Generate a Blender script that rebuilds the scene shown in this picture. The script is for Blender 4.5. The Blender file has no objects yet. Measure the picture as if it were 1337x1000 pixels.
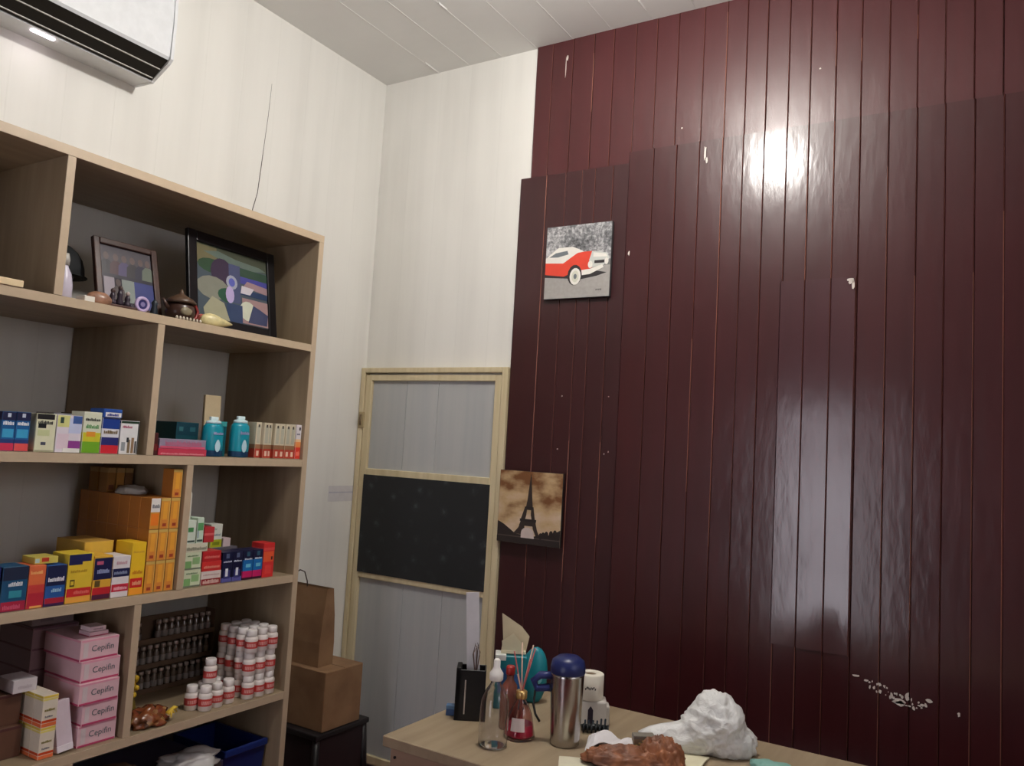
import bpy, bmesh, math, random
from mathutils import Vector, Matrix, noise
random.seed(7)
sc = bpy.context.scene
COL = sc.collection

# ------------------------------------------------------------------ camera, world, exposure
CAM = Vector((2.900, -3.239, 1.600))
def make_camera():
    f, yaw, pitch, roll = 1050.67, 0.549594, 0.0840484, 0.0572953
    F = Vector((-math.sin(yaw)*math.cos(pitch), math.cos(yaw)*math.cos(pitch), math.sin(pitch)))
    R0 = Vector((math.cos(yaw), math.sin(yaw), 0)); U0 = R0.cross(F)
    r = R0*math.cos(roll) + U0*math.sin(roll); u = -R0*math.sin(roll) + U0*math.cos(roll)
    cd = bpy.data.cameras.new('camera'); co = bpy.data.objects.new('camera', cd); COL.objects.link(co)
    cd.sensor_fit = 'HORIZONTAL'; cd.sensor_width = 36; cd.lens = 36*f/1337
    co.matrix_world = Matrix(((r.x, u.x, -F.x, CAM.x), (r.y, u.y, -F.y, CAM.y), (r.z, u.z, -F.z, CAM.z), (0, 0, 0, 1)))
    cd.clip_start = 0.02
    sc.camera = co
make_camera()
world = bpy.data.worlds.new('world'); sc.world = world; world.use_nodes = True
bg = world.node_tree.nodes['Background']; bg.inputs[0].default_value = (0.90, 0.87, 0.95, 1); bg.inputs[1].default_value = 3.8
sc.view_settings.view_transform = 'Standard'; sc.view_settings.look = 'None'
sc.view_settings.gamma = 1; sc.view_settings.use_curve_mapping = False
sc.view_settings.exposure = 0.0
LAMP_POS = (1.82, -1.30, 3.30)
LAMP_WATTS = 80.0
LAMP_RGB = (1.0, 0.965, 0.91)

# ------------------------------------------------------------------ materials
def lin(c):
    return tuple(((v/255)/12.92 if v/255 <= .04045 else ((v/255+.055)/1.055)**2.4) for v in c)
MATS = {}
def mat(rgb, rough=.55, metal=0, name=None, alpha=None, trans=0, coat=0, var=.06, scale=30, emit=0, ior=1.45, bump=0):
    key = (rgb, rough, metal, trans, coat, emit, alpha, var, bump)
    if key in MATS: return MATS[key]
    m = bpy.data.materials.new(name or 'paint_%d_%d_%d' % tuple(int(v) for v in rgb)); m.use_nodes = True
    nt = m.node_tree; b = nt.nodes['Principled BSDF']
    L = lin(rgb)
    b.inputs['Roughness'].default_value = rough; b.inputs['Metallic'].default_value = metal
    b.inputs['IOR'].default_value = ior
    if trans: b.inputs['Transmission Weight'].default_value = trans
    if coat: b.inputs['Coat Weight'].default_value = coat; b.inputs['Coat Roughness'].default_value = .1
    if alpha is not None: b.inputs['Alpha'].default_value = alpha
    if emit:
        b.inputs['Emission Color'].default_value = (*L, 1); b.inputs['Emission Strength'].default_value = emit
    if var and not trans:
        tc = nt.nodes.new('ShaderNodeTexCoord'); n = nt.nodes.new('ShaderNodeTexNoise'); n.inputs['Scale'].default_value = scale
        n.inputs['Detail'].default_value = 3
        mx = nt.nodes.new('ShaderNodeMix'); mx.data_type = 'RGBA'
        mx.inputs[6].default_value = (*[max(0, v*(1-var*1.6)) for v in L], 1); mx.inputs[7].default_value = (*[min(1, v*(1+var*1.6)) for v in L], 1)
        nt.links.new(tc.outputs['Object'], n.inputs['Vector']); nt.links.new(n.outputs['Fac'], mx.inputs[0])
        nt.links.new(mx.outputs[2], b.inputs['Base Color'])
        if bump:
            bp = nt.nodes.new('ShaderNodeBump'); bp.inputs['Distance'].default_value = bump; bp.inputs['Strength'].default_value = .6
            nt.links.new(n.outputs['Fac'], bp.inputs['Height']); nt.links.new(bp.outputs['Normal'], b.inputs['Normal'])
    else:
        b.inputs['Base Color'].default_value = (*L, 1)
    MATS[key] = m
    return m

def node_mat(name, build):
    m = bpy.data.materials.new(name); m.use_nodes = True
    build(m.node_tree, m.node_tree.nodes['Principled BSDF']); return m
def nd(nt, t, **kw):
    n = nt.nodes.new(t)
    for k, v in kw.items(): n.inputs[k].default_value = v
    return n
def ramp(nt, fac, stops):
    r = nt.nodes.new('ShaderNodeValToRGB'); e = r.color_ramp.elements
    while len(e) < len(stops): e.new(.5)
    for i, (p, c) in enumerate(stops):
        e[i].position = p; e[i].color = (*lin(c), 1) if len(c) == 3 else c
    nt.links.new(fac, r.inputs[0]); return r.outputs[0]
def coords(nt, scale=(1, 1, 1)):
    tc = nt.nodes.new('ShaderNodeTexCoord'); mp = nt.nodes.new('ShaderNodeMapping'); mp.inputs['Scale'].default_value = scale
    nt.links.new(tc.outputs['Object'], mp.inputs['Vector']); return mp.outputs[0]

def m_whitewall(axis):
    def f(nt, b):
        # vertical whitewashed boards: streaks stretched along z, soft board joints
        s = (9, 9, .55)
        n = nd(nt, 'ShaderNodeTexNoise', Scale=1.0, Detail=4.0); nt.links.new(coords(nt, s), n.inputs['Vector'])
        n2 = nd(nt, 'ShaderNodeTexNoise', Scale=1.3, Detail=3.0); nt.links.new(coords(nt, (1, 1, 1)), n2.inputs['Vector'])
        ma = nt.nodes.new('ShaderNodeMath'); ma.operation = 'ADD'
        nt.links.new(n.outputs['Fac'], ma.inputs[0]); nt.links.new(n2.outputs['Fac'], ma.inputs[1])
        h = nt.nodes.new('ShaderNodeMath'); h.operation = 'MULTIPLY'; h.inputs[1].default_value = .5; nt.links.new(ma.outputs[0], h.inputs[0])
        col = ramp(nt, h.outputs[0], [(.3, (212, 210, 204)), (.5, (224, 222, 216)), (.7, (230, 228, 222))])
        sep = nt.nodes.new('ShaderNodeSeparateXYZ'); nt.links.new(coords(nt), sep.inputs[0])
        mu = nt.nodes.new('ShaderNodeMath'); mu.operation = 'MULTIPLY'; mu.inputs[1].default_value = 1/.19
        nt.links.new(sep.outputs[axis], mu.inputs[0])
        fr = nt.nodes.new('ShaderNodeMath'); fr.operation = 'PINGPONG'; fr.inputs[1].default_value = .5; nt.links.new(mu.outputs[0], fr.inputs[0])
        j = ramp(nt, fr.outputs[0], [(0, (0, 0, 0)), (.02, (255, 255, 255))])
        mx = nt.nodes.new('ShaderNodeMix'); mx.data_type = 'RGBA'; mx.blend_type = 'MULTIPLY'; mx.inputs[0].default_value = .03
        nt.links.new(col, mx.inputs[6]); nt.links.new(j, mx.inputs[7]); nt.links.new(mx.outputs[2], b.inputs['Base Color'])
        bp = nd(nt, 'ShaderNodeBump', Strength=.1, Distance=.006); nt.links.new(j, bp.inputs['Height'])
        bp2 = nd(nt, 'ShaderNodeBump', Strength=.3, Distance=.012); nt.links.new(h.outputs[0], bp2.inputs['Height'])
        nt.links.new(bp.outputs[0], bp2.inputs['Normal']); nt.links.new(bp2.outputs[0], b.inputs['Normal'])
        b.inputs['Roughness'].default_value = .5
    return node_mat('white_painted_boards', f)
def m_burgundy(name, c0, c1, r0, r1, bumpd=.0022, cior=1.5):
    def f(nt, b):
        b.inputs['Roughness'].default_value = .4; b.inputs['Specular IOR Level'].default_value = .3; b.inputs['Coat Weight'].default_value = .8; b.inputs['Coat IOR'].default_value = cior
        n = nd(nt, 'ShaderNodeTexNoise', Scale=1.0, Detail=5.0); nt.links.new(coords(nt, (22, 22, 1.6)), n.inputs['Vector'])
        n2 = nd(nt, 'ShaderNodeTexNoise', Scale=2.2, Detail=3.0); nt.links.new(coords(nt), n2.inputs['Vector'])
        ma = nt.nodes.new('ShaderNodeMath'); ma.operation = 'ADD'
        nt.links.new(n.outputs['Fac'], ma.inputs[0]); nt.links.new(n2.outputs['Fac'], ma.inputs[1])
        h = nt.nodes.new('ShaderNodeMath'); h.operation = 'MULTIPLY'; h.inputs[1].default_value = .5; nt.links.new(ma.outputs[0], h.inputs[0])
        nt.links.new(ramp(nt, h.outputs[0], [(.2, c0), (.8, c1)]), b.inputs['Base Color'])
        mr = nd(nt, 'ShaderNodeMapRange'); mr.inputs[1].default_value = .2; mr.inputs[2].default_value = .8
        mr.inputs[3].default_value = r0; mr.inputs[4].default_value = r1
        nt.links.new(n2.outputs['Fac'], mr.inputs[0]); nt.links.new(mr.outputs[0], b.inputs['Coat Roughness'])
        n3 = nd(nt, 'ShaderNodeTexNoise', Scale=1.0, Detail=3.0); nt.links.new(coords(nt, (26, 26, 9)), n3.inputs['Vector'])
        bp = nd(nt, 'ShaderNodeBump', Strength=.5, Distance=bumpd); nt.links.new(n3.outputs['Fac'], bp.inputs['Height'])
        nt.links.new(bp.outputs[0], b.inputs['Normal']); nt.links.new(bp.outputs[0], b.inputs['Coat Normal'])
    return node_mat(name, f)
def m_grain(name, c0, c1, rough=.45, axis=1, sc_=2.0):
    def f(nt, b):
        s = [26, 26, 26]; s[axis] = sc_
        n = nd(nt, 'ShaderNodeTexNoise', Scale=1.0, Detail=5.0); nt.links.new(coords(nt, s), n.inputs['Vector'])
        nt.links.new(ramp(nt, n.outputs['Fac'], [(.3, c0), (.7, c1)]), b.inputs['Base Color'])
        b.inputs['Roughness'].default_value = rough
    return node_mat(name, f)

MW_L = m_whitewall(1); MW_B = m_whitewall(0)
M_BURG = m_burgundy('burgundy_varnish', (52, 17, 20), (68, 25, 28), .15, .235)
M_BURG_DK = m_burgundy('burgundy_varnish_old', (48, 17, 20), (60, 23, 26), .29, .34)
M_BURG_GL = m_burgundy('burgundy_varnish_fresh', (58, 25, 30), (72, 34, 40), .08, .24, .0016, 1.75)
M_BURG_UP = m_burgundy('burgundy_varnish_upper', (64, 26, 28), (81, 34, 37), .17, .24)
M_BURG_EDGE = mat((158, 108, 92), .4, name='worn_board_edge')
M_BURG_GRV = mat((104, 62, 54), .45, name='board_groove')
M_MEL = m_grain('melamine_beige', (142, 124, 100), (162, 144, 118))
M_MELV = m_grain('melamine_beige_upright', (138, 120, 96), (158, 140, 114), axis=2)
M_EDGE = mat((190, 170, 144), .4, name='melamine_edge')
M_CEIL = mat((218, 217, 213), .6, name='ceiling_paint', var=.04, scale=2.5, bump=.01)
M_FLOOR = m_grain('red_floor_paint', (92, 26, 30), (120, 38, 42), .35, axis=0, sc_=3)
M_WHITE = mat((236, 236, 234), .35, name='white_plastic')
M_BLACK = mat((16, 15, 16), .4, name='black_plastic')
M_DOORFR = m_grain('door_frame_cream', (196, 180, 142), (216, 202, 168), .45, axis=2)
M_DOORPN = m_grain('door_panel_grey', (172, 174, 175), (180, 181, 180), .45, axis=2, sc_=1.2)

# ------------------------------------------------------------------ mesh helpers
class MB:
    def __init__(s): s.v = []; s.f = []; s.mi = []; s.sm = []; s.mats = []
    def m(s, ma):
        if ma not in s.mats: s.mats.append(ma)
        return s.mats.index(ma)
    def add(s, vs, fs, ma, smooth=False):
        k = len(s.v); s.v += [tuple(v) for v in vs]; i = s.m(ma)
        for f in fs: s.f.append([k+a for a in f]); s.mi.append(i); s.sm.append(smooth)
        return s
    def box(s, x0, x1, y0, y1, z0, z1, ma):
        vs = [(x, y, z) for z in (z0, z1) for y in (y0, y1) for x in (x0, x1)]
        return s.add(vs, [(0, 2, 3, 1), (4, 5, 7, 6), (0, 1, 5, 4), (2, 6, 7, 3), (0, 4, 6, 2), (1, 3, 7, 5)], ma)
    def bbox(s, x0, x1, y0, y1, z0, z1, ma, b=.003, seg=2):
        bm = bmesh.new(); bmesh.ops.create_cube(bm, size=1)
        for v in bm.verts: v.co = ((x0+x1)/2+v.co.x*(x1-x0), (y0+y1)/2+v.co.y*(y1-y0), (z0+z1)/2+v.co.z*(z1-z0))
        b = min(b, (x1-x0)*.45, (y1-y0)*.45, (z1-z0)*.45)
        bmesh.ops.bevel(bm, geom=bm.edges[:], offset=b, segments=seg, affect='EDGES', profile=.5)
        bm.verts.ensure_lookup_table(); s.add([v.co[:] for v in bm.verts], [[v.index for v in f.verts] for f in bm.faces], ma); bm.free(); return s
    def xf(s, M, start=0):
        for i in range(start, len(s.v)): s.v[i] = tuple(M @ Vector(s.v[i]))
        return s
    def lathe(s, prof, ma, c=(0, 0, 0), n=24, caps=True, smooth=True, sx=1, sy=1):
        vs = []; fs = []
        for r, z in prof:
            for k in range(n):
                a = 2*math.pi*k/n; vs.append((c[0]+r*math.cos(a)*sx, c[1]+r*math.sin(a)*sy, c[2]+z))
        for i in range(len(prof)-1):
            for k in range(n):
                a = i*n+k; b = i*n+(k+1) % n; fs.append((a, b, b+n, a+n))
        s.add(vs, fs, ma, smooth)
        if caps:
            k = len(s.v)-len(vs)
            s.f.append([k+q for q in range(n)][::-1]); s.mi.append(s.m(ma)); s.sm.append(False)
            s.f.append([k+(len(prof)-1)*n+q for q in range(n)]); s.mi.append(s.m(ma)); s.sm.append(False)
        return s
    def tube(s, pts, r, ma, n=8):
        pts = [Vector(p) for p in pts]; vs = []; fs = []
        for i, p in enumerate(pts):
            d = (pts[min(i+1, len(pts)-1)]-pts[max(i-1, 0)]).normalized()
            a = d.orthogonal().normalized() if i == 0 else (a-d*a.dot(d)).normalized()
            b = d.cross(a); rr = r[i] if isinstance(r, (list, tuple)) else r
            for k in range(n):
                t = 2*math.pi*k/n; vs.append(p+a*math.cos(t)*rr+b*math.sin(t)*rr)
        for i in range(len(pts)-1):
            for k in range(n):
                q = i*n+k; w = i*n+(k+1) % n; fs.append((q, w, w+n, q+n))
        fs.append(list(range(n))[::-1]); fs.append([(len(pts)-1)*n+k for k in range(n)])
        return s.add(vs, fs, ma, True)
    def poly(s, pts, ma, thick=None, nrm=(1, 0, 0)):
        """flat polygon, optionally extruded along nrm by thick"""
        pts = [Vector(p) for p in pts]; n = len(pts)
        if not thick: return s.add(pts, [list(range(n))], ma)
        q = [p+Vector(nrm)*thick for p in pts]
        fs = [list(range(n))[::-1], list(range(n, 2*n))]+[(i, (i+1) % n, n+(i+1) % n, n+i) for i in range(n)]
        return s.add(pts+q, fs, ma)
    def blob(s, fn, ma, sub=4, smooth=True):
        bm = bmesh.new(); bmesh.ops.create_icosphere(bm, subdivisions=sub, radius=1)
        for v in bm.verts: v.co = fn(v.co.normalized())
        bm.verts.ensure_lookup_table(); s.add([v.co[:] for v in bm.verts], [[v.index for v in f.verts] for f in bm.faces], ma, smooth); bm.free(); return s
    def build(s, name, parent=None, loc=(0, 0, 0), rot=(0, 0, 0)):
        me = bpy.data.meshes.new(name); me.from_pydata(s.v, [], s.f)
        for ma in s.mats: me.materials.append(ma)
        for p, i, q in zip(me.polygons, s.mi, s.sm): p.material_index = i; p.use_smooth = q
        bm = bmesh.new(); bm.from_mesh(me); bmesh.ops.recalc_face_normals(bm, faces=bm.faces[:]); bm.to_mesh(me); bm.free()
        o = bpy.data.objects.new(name, me); COL.objects.link(o); o.location = loc; o.rotation_euler = rot
        if parent: o.parent = parent
        return o
def tag(o, label, cat, group=None):
    o['label'] = label; o['category'] = cat
    if group: o['group'] = group
    return o
def thing(name, label, cat, loc=(0, 0, 0), rz=0, group=None):
    o = bpy.data.objects.new(name, None); COL.objects.link(o); o.location = loc; o.rotation_euler = (0, 0, rz)
    return tag(o, label, cat, group)
def struct(o): o['kind'] = 'structure'; return o
def copy_tree(o, loc=None, rz=None, label=None, group=None):
    c = o.copy(); COL.objects.link(c)
    if loc: c.location = loc
    if rz is not None: c.rotation_euler = (0, 0, rz)
    if label: c['label'] = label
    if group: c['group'] = group
    for ch in o.children:
        d = ch.copy(); COL.objects.link(d); d.parent = c
        for g in ch.children:
            e = g.copy(); COL.objects.link(e); e.parent = d
    return c
def letters(name, body, size, ma, parent, M):
    cu = bpy.data.curves.new(name, 'FONT'); cu.body = body; cu.size = size; cu.extrude = .0002; cu.align_x = 'CENTER'; cu.align_y = 'CENTER'; cu.resolution_u = 3
    t = bpy.data.objects.new(name, cu); COL.objects.link(t); bpy.context.view_layer.update()
    me = bpy.data.meshes.new_from_object(t.evaluated_get(bpy.context.evaluated_depsgraph_get())); bpy.data.objects.remove(t)
    me.name = name; me.transform(M); me.materials.clear(); me.materials.append(ma)
    o = bpy.data.objects.new(name, me); COL.objects.link(o); o.parent = parent; return o
FRONT = Matrix(((0, 0, 1, 0), (1, 0, 0, 0), (0, 1, 0, 0), (0, 0, 0, 1)))   # text lying in XY -> standing, read from +x

# ------------------------------------------------------------------ room shell
H = 3.56; XR = 4.3; YR = -5.0
w = MB(); w.box(-.12, 0, YR-.12, .12, 0, H, MW_L); wl = struct(w.build('wall_left'))
w = MB(); w.box(0, XR, 0, .12, 0, H, MW_B); wb = struct(w.build('wall_back'))
w = MB()                                                            # right wall; high unseen opening added to brighten the shelf backs
WY0, WY1, WZ0, WZ1 = -2.7, -1.5, 1.75, 2.55
w.box(XR, XR+.12, YR-.12, WY0, 0, H, MW_L); w.box(XR, XR+.12, WY1, .12, 0, H, MW_L); w.box(XR, XR+.12, WY0, WY1, 0, WZ0, MW_L); w.box(XR, XR+.12, WY0, WY1, WZ1, H, MW_L)
struct(w.build('wall_right'))
w = MB()                                                            # rear wall with an open doorway to daylight
DX0, DX1, DZ = 1.00, 1.95, 2.15
w.box(0, DX0, YR-.12, YR, 0, H, M_BURG_DK); w.box(DX1, XR, YR-.12, YR, 0, H, M_BURG_DK); w.box(DX0, DX1, YR-.12, YR, DZ, H, M_BURG_DK)
struct(w.build('wall_rear'))
w = MB(); w.box(-.12, XR+.12, YR-.12, .12, -.1, 0, M_FLOOR); struct(w.build('floor'))
w = MB(); w.box(-.12, XR+.12, YR-.12, .12, H, H+.1, M_CEIL)
# board joints and paint drips hanging from the ceiling
for k in range(14):
    x = .35+k*.2; w.box(x, x+.004, YR, -.0, H-.0015, H+.01, M_CEIL)
rs = random.Random(3)
for k in range(26):
    x = .35+rs.randrange(0, 14)*.2+rs.uniform(-.01, .01)+.002; y = rs.uniform(-1.2, -.1); L = rs.uniform(.03, .16)
    w.add([(x-.004, y, H+.001), (x+.004, y, H+.001), (x+.004, y+L, H+.001), (x-.004, y+L, H+.001), (x, y+.01, H-.006), (x, y+L-.01, H-.004)],
          [(0, 1, 4), (2, 3, 5), (0, 4, 5, 3), (1, 2, 5, 4)], M_CEIL)
ceil = struct(w.build('ceiling'))

# burgundy board cladding, three overlapping panels of vertical boards
def boards(xs, z0, z1, y, ma, rnd, th=.02, edge=.5, tilt=.0009):
    w = MB()
    for a, b in zip(xs[:-1], xs[1:]):
        dy = rnd.uniform(-.0015, .0015); t = rnd.uniform(-tilt, tilt); g = .0032
        ya, yb = y+dy-t*.5*(b-a)*6, y+dy+t*.5*(b-a)*6
        # cross-section: groove - chamfer - face - chamfer
        prof = [(a, y+min(th*.5, .0022)), (a+g*.25, ya+g*.9), (a+g, ya), (b-g, yb), (b-g*.25, yb+g*.9), (b, y+min(th*.5, .0022))]
        n = 14; vs = []; fs = []; mi = []
        for i in range(n+1):
            z = z0+(z1-z0)*i/n
            for j, (px, py) in enumerate(prof):
                wob = 0
                vs.append((px, py+wob, z))
        for i in range(n):
            for j in range(5): fs.append(((i*6+j), (i*6+j+1), ((i+1)*6+j+1), ((i+1)*6+j)))
        k = len(w.v); w.v += vs; im = w.m(ma); ie = w.m(M_BURG_EDGE); ig = w.m(M_BURG_GRV); worn = rnd.random() < edge
        zr0 = rnd.uniform(0, .5); zr1 = rnd.uniform(.5, 1)
        for q, f in enumerate(fs):
            w.f.append([k+a_ for a_ in f]); i, j = divmod(q, 5)
            w.mi.append((ie if (worn and zr0 <= i/n <= zr1) else ig) if j in (3, 4) else im); w.sm.append(False)
        # top and bottom edge
        k = len(w.v)
        w.add([(a, ya, z1), (b, yb, z1), (b, y+th, z1), (a, y+th, z1), (a, ya, z0), (b, yb, z0), (b, y+th, z0), (a, y+th, z0)], [(0, 1, 2, 3), (4, 7, 6, 5), (0, 3, 7, 4), (1, 5, 6, 2)], ma)
    return w
rb = random.Random(11)
xs_r = [1.48, 1.596, 1.70, 1.80, 1.90, 1.985, 2.07, 2.159, 2.243, 2.339, 2.432, 2.531, 2.627, 2.719, 2.812, 2.902]
while xs_r[-1] < XR-.1: xs_r.append(xs_r[-1]+.094)
xs_r[-1] = XR
xs_u = [.962, 1.05, 1.16, 1.27, 1.37, 1.48, 1.58, 1.68]+[v-.004 for v in xs_r[3:-1]]+[XR]
xs_l = [.916, 1.058, 1.16, 1.246, 1.312, 1.40, 1.479]
boards(xs_u, 2.90, H-.001, -.012, M_BURG_UP, rb, .011, .35).build('upper_paneling', wb)
boards(xs_l, 0.0, 2.905, -.022, M_BURG_DK, rb, .02, .6).build('side_paneling', wb)
boards(xs_r, 0.0, 2.95, -.034, M_BURG, rb, .032, .55).build('lower_paneling', wb)
boards([2.150, 2.243, 2.339, 2.428], .93, 2.325, -.039, M_BURG_GL, rb, .004, .0, .0012).build('glossy_patch_boards', wb)['label'] = 'newer glossy purple-brown boards'
# flaked paint and old drips on the boards (surface marks with a body of their own)
def chips(pts, y, seed, name):
    r_ = random.Random(seed); w = MB(); mc = mat((214, 204, 196), .7)
    for (x, z, sx, sz) in pts:
        n = 9; P = []
        for k in range(n):
            a = 2*math.pi*k/n; q = r_.uniform(.55, 1.1); P.append((x+math.cos(a)*sx*q, y, z+math.sin(a)*sz*q))
        w.poly(P, mc, .001, (0, -1, 0))
    o = w.build(name, wb); return o
rc = random.Random(5)
pl = [(2.455, .868, .012, .005), (2.49, .858, .009, .004)]
for k in range(34):
    t = rc.random(); x = 2.50+t*.17; pl.append((x, .852-.05*t+rc.uniform(-.022, .012), rc.uniform(.002, .007), rc.uniform(.002, .008)))
pl += [(2.596, .806, .024, .010), (2.60, .80, .018, .012), (2.622, .83, .007, .018), (2.572, .822, .006, .014), (2.69, .826, .012, .008), (2.68, .81, .006, .008), (2.78, .80, .005, .009)]
chips(pl, -.0365, 2, 'flaked_paint')['label'] = 'bare white patches where the varnish flaked'
chips([(2.419, 2.300, .007, .022), (2.408, 2.316, .018, .006), (2.412, 2.306, .010, .010)], -.0425, 4, 'chipped_corner')['label'] = 'white chip at the top corner of the glossy boards'
chips([(1.13, 3.47, .005, .016), (1.124, 3.42, .0022, .06)], -.0145, 6, 'paint_drip')['label'] = 'pale drip below the ceiling'
chips([(1.826, 2.895, .006, .035), (1.834, 2.86, .006, .02), (1.50, 2.49, .005, .014), (2.28, 3.13+.04, .004, .004), (1.72, 3.02, .004, .004)], -.0375, 8, 'paint_spot')['label'] = 'small white paint spots'
chips([(1.20, 1.86, .004, .004), (1.43, 1.86, .004, .003), (1.19, 1.62, .004, .004), (1.42, 1.61, .003, .005), (1.44, 1.62, .003, .005)], -.0245, 9, 'screw_hole')['label'] = 'small pale screw holes'
# crack in the left wall boards and faint stains
w = MB(); P = []
pts = [(-.785, 3.23), (-.79, 3.08), (-.80, 2.93), (-.806, 2.83), (-.815, 2.70), (-.834, 2.62), (-.84, 2.45)]
w.tube([(.0004, y, z) for y, z in pts], [.0006, .001, .0012, .002, .0018, .0022, .002], mat((70, 64, 58), .8), 6)
w.build('wall_crack', wl)['label'] = 'dark vertical crack between boards'
w = MB(); w.box(0, .0015, -.215, -.03, 1.293, 1.372, mat((202, 199, 200), .6)); w.box(.0015, .002, -.212, -.035, 1.335, 1.342, mat((176, 175, 186), .6))
tag(w.build('paper_notice', None), 'faded lilac paper strip stuck low on the white left wall beside the door', 'paper')
w = MB(); w.box(0, .012, -.85, 0, 0, .09, mat((226, 222, 212), .5)); struct(w.build('baseboard_left'))

# ------------------------------------------------------------------ door
dr = bpy.data.objects.new('door_1', None); COL.objects.link(dr); struct(dr); dr['label'] = 'narrow cream framed door with grey panels and a black cloth pane'
def dpart(name, boxes, ma, y0, y1, b=.003):
    w = MB()
    for x0, x1, z0, z1 in boxes: w.bbox(x0, x1, y0, y1, z0, z1, ma, b)
    return w.build(name, dr)
dpart('door_casing', [(.004, .032, 0, 1.992), (.882, .914, 0, 1.992), (.032, .882, 1.966, 1.992)], M_DOORFR, -.040, -.001)
dpart('stile', [(.036, .076, .02, 1.955)], M_DOORFR, -.034, -.004)
dpart('stile', [(.842, .878, .02, 1.955)], M_DOORFR, -.034, -.004)
dpart('rail', [(.076, .842, 1.925, 1.955)], M_DOORFR, -.034, -.004)
dpart('rail', [(.076, .842, 1.432, 1.468)], M_DOORFR, -.034, -.004)
dpart('rail', [(.076, .842, .912, .948)], M_DOORFR, -.034, -.004)
dpart('rail', [(.076, .842, .02, .06)], M_DOORFR, -.034, -.004)
w = MB(); 
for a, b in ((.076, .30), (.302, .50), (.502, .842)): w.bbox(a, b, -.018, -.006, 1.466, 1.927, M_DOORPN, .002)
w.build('upper_panel', dr)
w = MB()
for a, b in ((.076, .36), (.362, .60), (.602, .842)): w.bbox(a, b, -.018, -.006, .058, .914, M_DOORPN, .002)
w.build('lower_panel', dr)
def f_cloth(nt, b):
    v = nd(nt, 'ShaderNodeTexVoronoi', Scale=13.0); nt.links.new(coords(nt), v.inputs['Vector'])
    n = nd(nt, 'ShaderNodeTexNoise', Scale=60.0, Detail=3.0); nt.links.new(coords(nt), n.inputs['Vector'])
    ma = nt.nodes.new('ShaderNodeMath'); ma.operation = 'MULTIPLY_ADD'; ma.inputs[1].default_value = .4; nt.links.new(n.outputs['Fac'], ma.inputs[0]); nt.links.new(v.outputs['Distance'], ma.inputs[2])
    nt.links.new(ramp(nt, ma.outputs[0], [(.24, (60, 63, 66)), (.40, (36, 38, 41)), (.6, (26, 28, 30))]), b.inputs['Base Color']); b.inputs['Roughness'].default_value = .7
M_CLOTH = node_mat('black_floral_cloth', f_cloth)
w = MB(); n = 24; vs = []; fs = []
for i in range(n+1):
    for j in range(13):
        x = .070+(.848-.070)*i/n; z = .940+(1.436-.940)*j/12
        vs.append((x, -.0385-.002*noise.noise((x*9, 2, z*2)), z))
for i in range(n):
    for j in range(12): a = i*13+j; fs.append((a, a+13, a+14, a+1))
w.add(vs, fs, M_CLOTH, True); w.box(.070, .848, -.036, -.034, .940, 1.436, M_CLOTH)
w.build('cloth_pane', dr)['label'] = 'black cloth with faint pale flowers'
w = MB(); w.bbox(.012, .046, -.046, -.036, 1.675, 1.76, mat((176, 158, 120), .5), .004); w.tube([(.03, -.05, 1.69), (.03, -.054, 1.72), (.03, -.05, 1.745)], .004, mat((110, 90, 66), .5))
w.build('hinge', dr)
w = MB(); w.bbox(.01, .052, -.06, -.04, .225, .25, M_WHITE, .004); w.build('door_stop', dr)['label'] = 'small white block at the hinge side'

# ------------------------------------------------------------------ ceiling bulb
lamp = thing('ceiling_bulb', 'bare round bulb hanging on a short cord below the ceiling', 'lamp', (LAMP_POS[0], LAMP_POS[1], H))
w = MB(); w.lathe([(.045, -.02), (.045, -.004), (.03, 0)], M_WHITE, n=20); w.build('ceiling_rose', lamp)
w = MB(); w.tube([(0, 0, -.02), (0, 0, -.15)], .003, M_WHITE); w.build('cord', lamp)
w = MB(); w.lathe([(.016, -.20), (.018, -.15), (.012, -.145)], M_WHITE, n=16); w.build('socket', lamp)
r0 = .058; A = 4*math.pi*r0*r0; E_ = LAMP_WATTS/(math.pi*A)
mb = bpy.data.materials.new('bulb_glow'); mb.use_nodes = True
pb = mb.node_tree.nodes['Principled BSDF']; pb.inputs['Base Color'].default_value = (1, 1, 1, 1)
pb.inputs['Emission Color'].default_value = (*LAMP_RGB, 1); pb.inputs['Emission Strength'].default_value = E_
w = MB(); zc = LAMP_POS[2]-H
w.lathe([(r0*math.sin(math.pi*i/14)+.0005, zc-r0*math.cos(math.pi*i/14)) for i in range(15)], mb, n=28); w.build('bulb', lamp)

# ------------------------------------------------------------------ wall air conditioner
ac = thing('air_conditioner', 'white split air conditioner with black louvre slot high on the left wall', 'air conditioner', (0, -1.445, 2.93))
ML = .85
def acprism(prof, y0, y1, ma, name, par=None):
    w = MB(); w.poly([(x, y0, z) for x, z in prof], ma, y1-y0, (0, 1, 0)); return w.build(name, par or ac)
MAC = mat((214, 216, 218), .3, name='ac_white'); MACG = mat((200, 192, 182), .45)
acprism([(.0, .0), (.118, -.006), (.104, .03), (.15, .05), (.208, .056), (.218, .07), (.222, .20), (.216, .33), (.17, .36), (.0, .36)], -ML, -.012, MAC, 'housing')
acprism([(0, -.002), (.118, -.008), (.122, -.003), (.21, .046), (.226, .062), (.228, .20), (.22, .335), (.17, .365), (.0, .365)], -.012, 0, MAC, 'end_cap')
acprism([(.121, -.002), (.108, .031), (.15, .052), (.206, .060), (.214, .058)], -ML+.02, -.014, M_BLACK, 'air_slot')['label'] = 'black air outlet slot'
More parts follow.
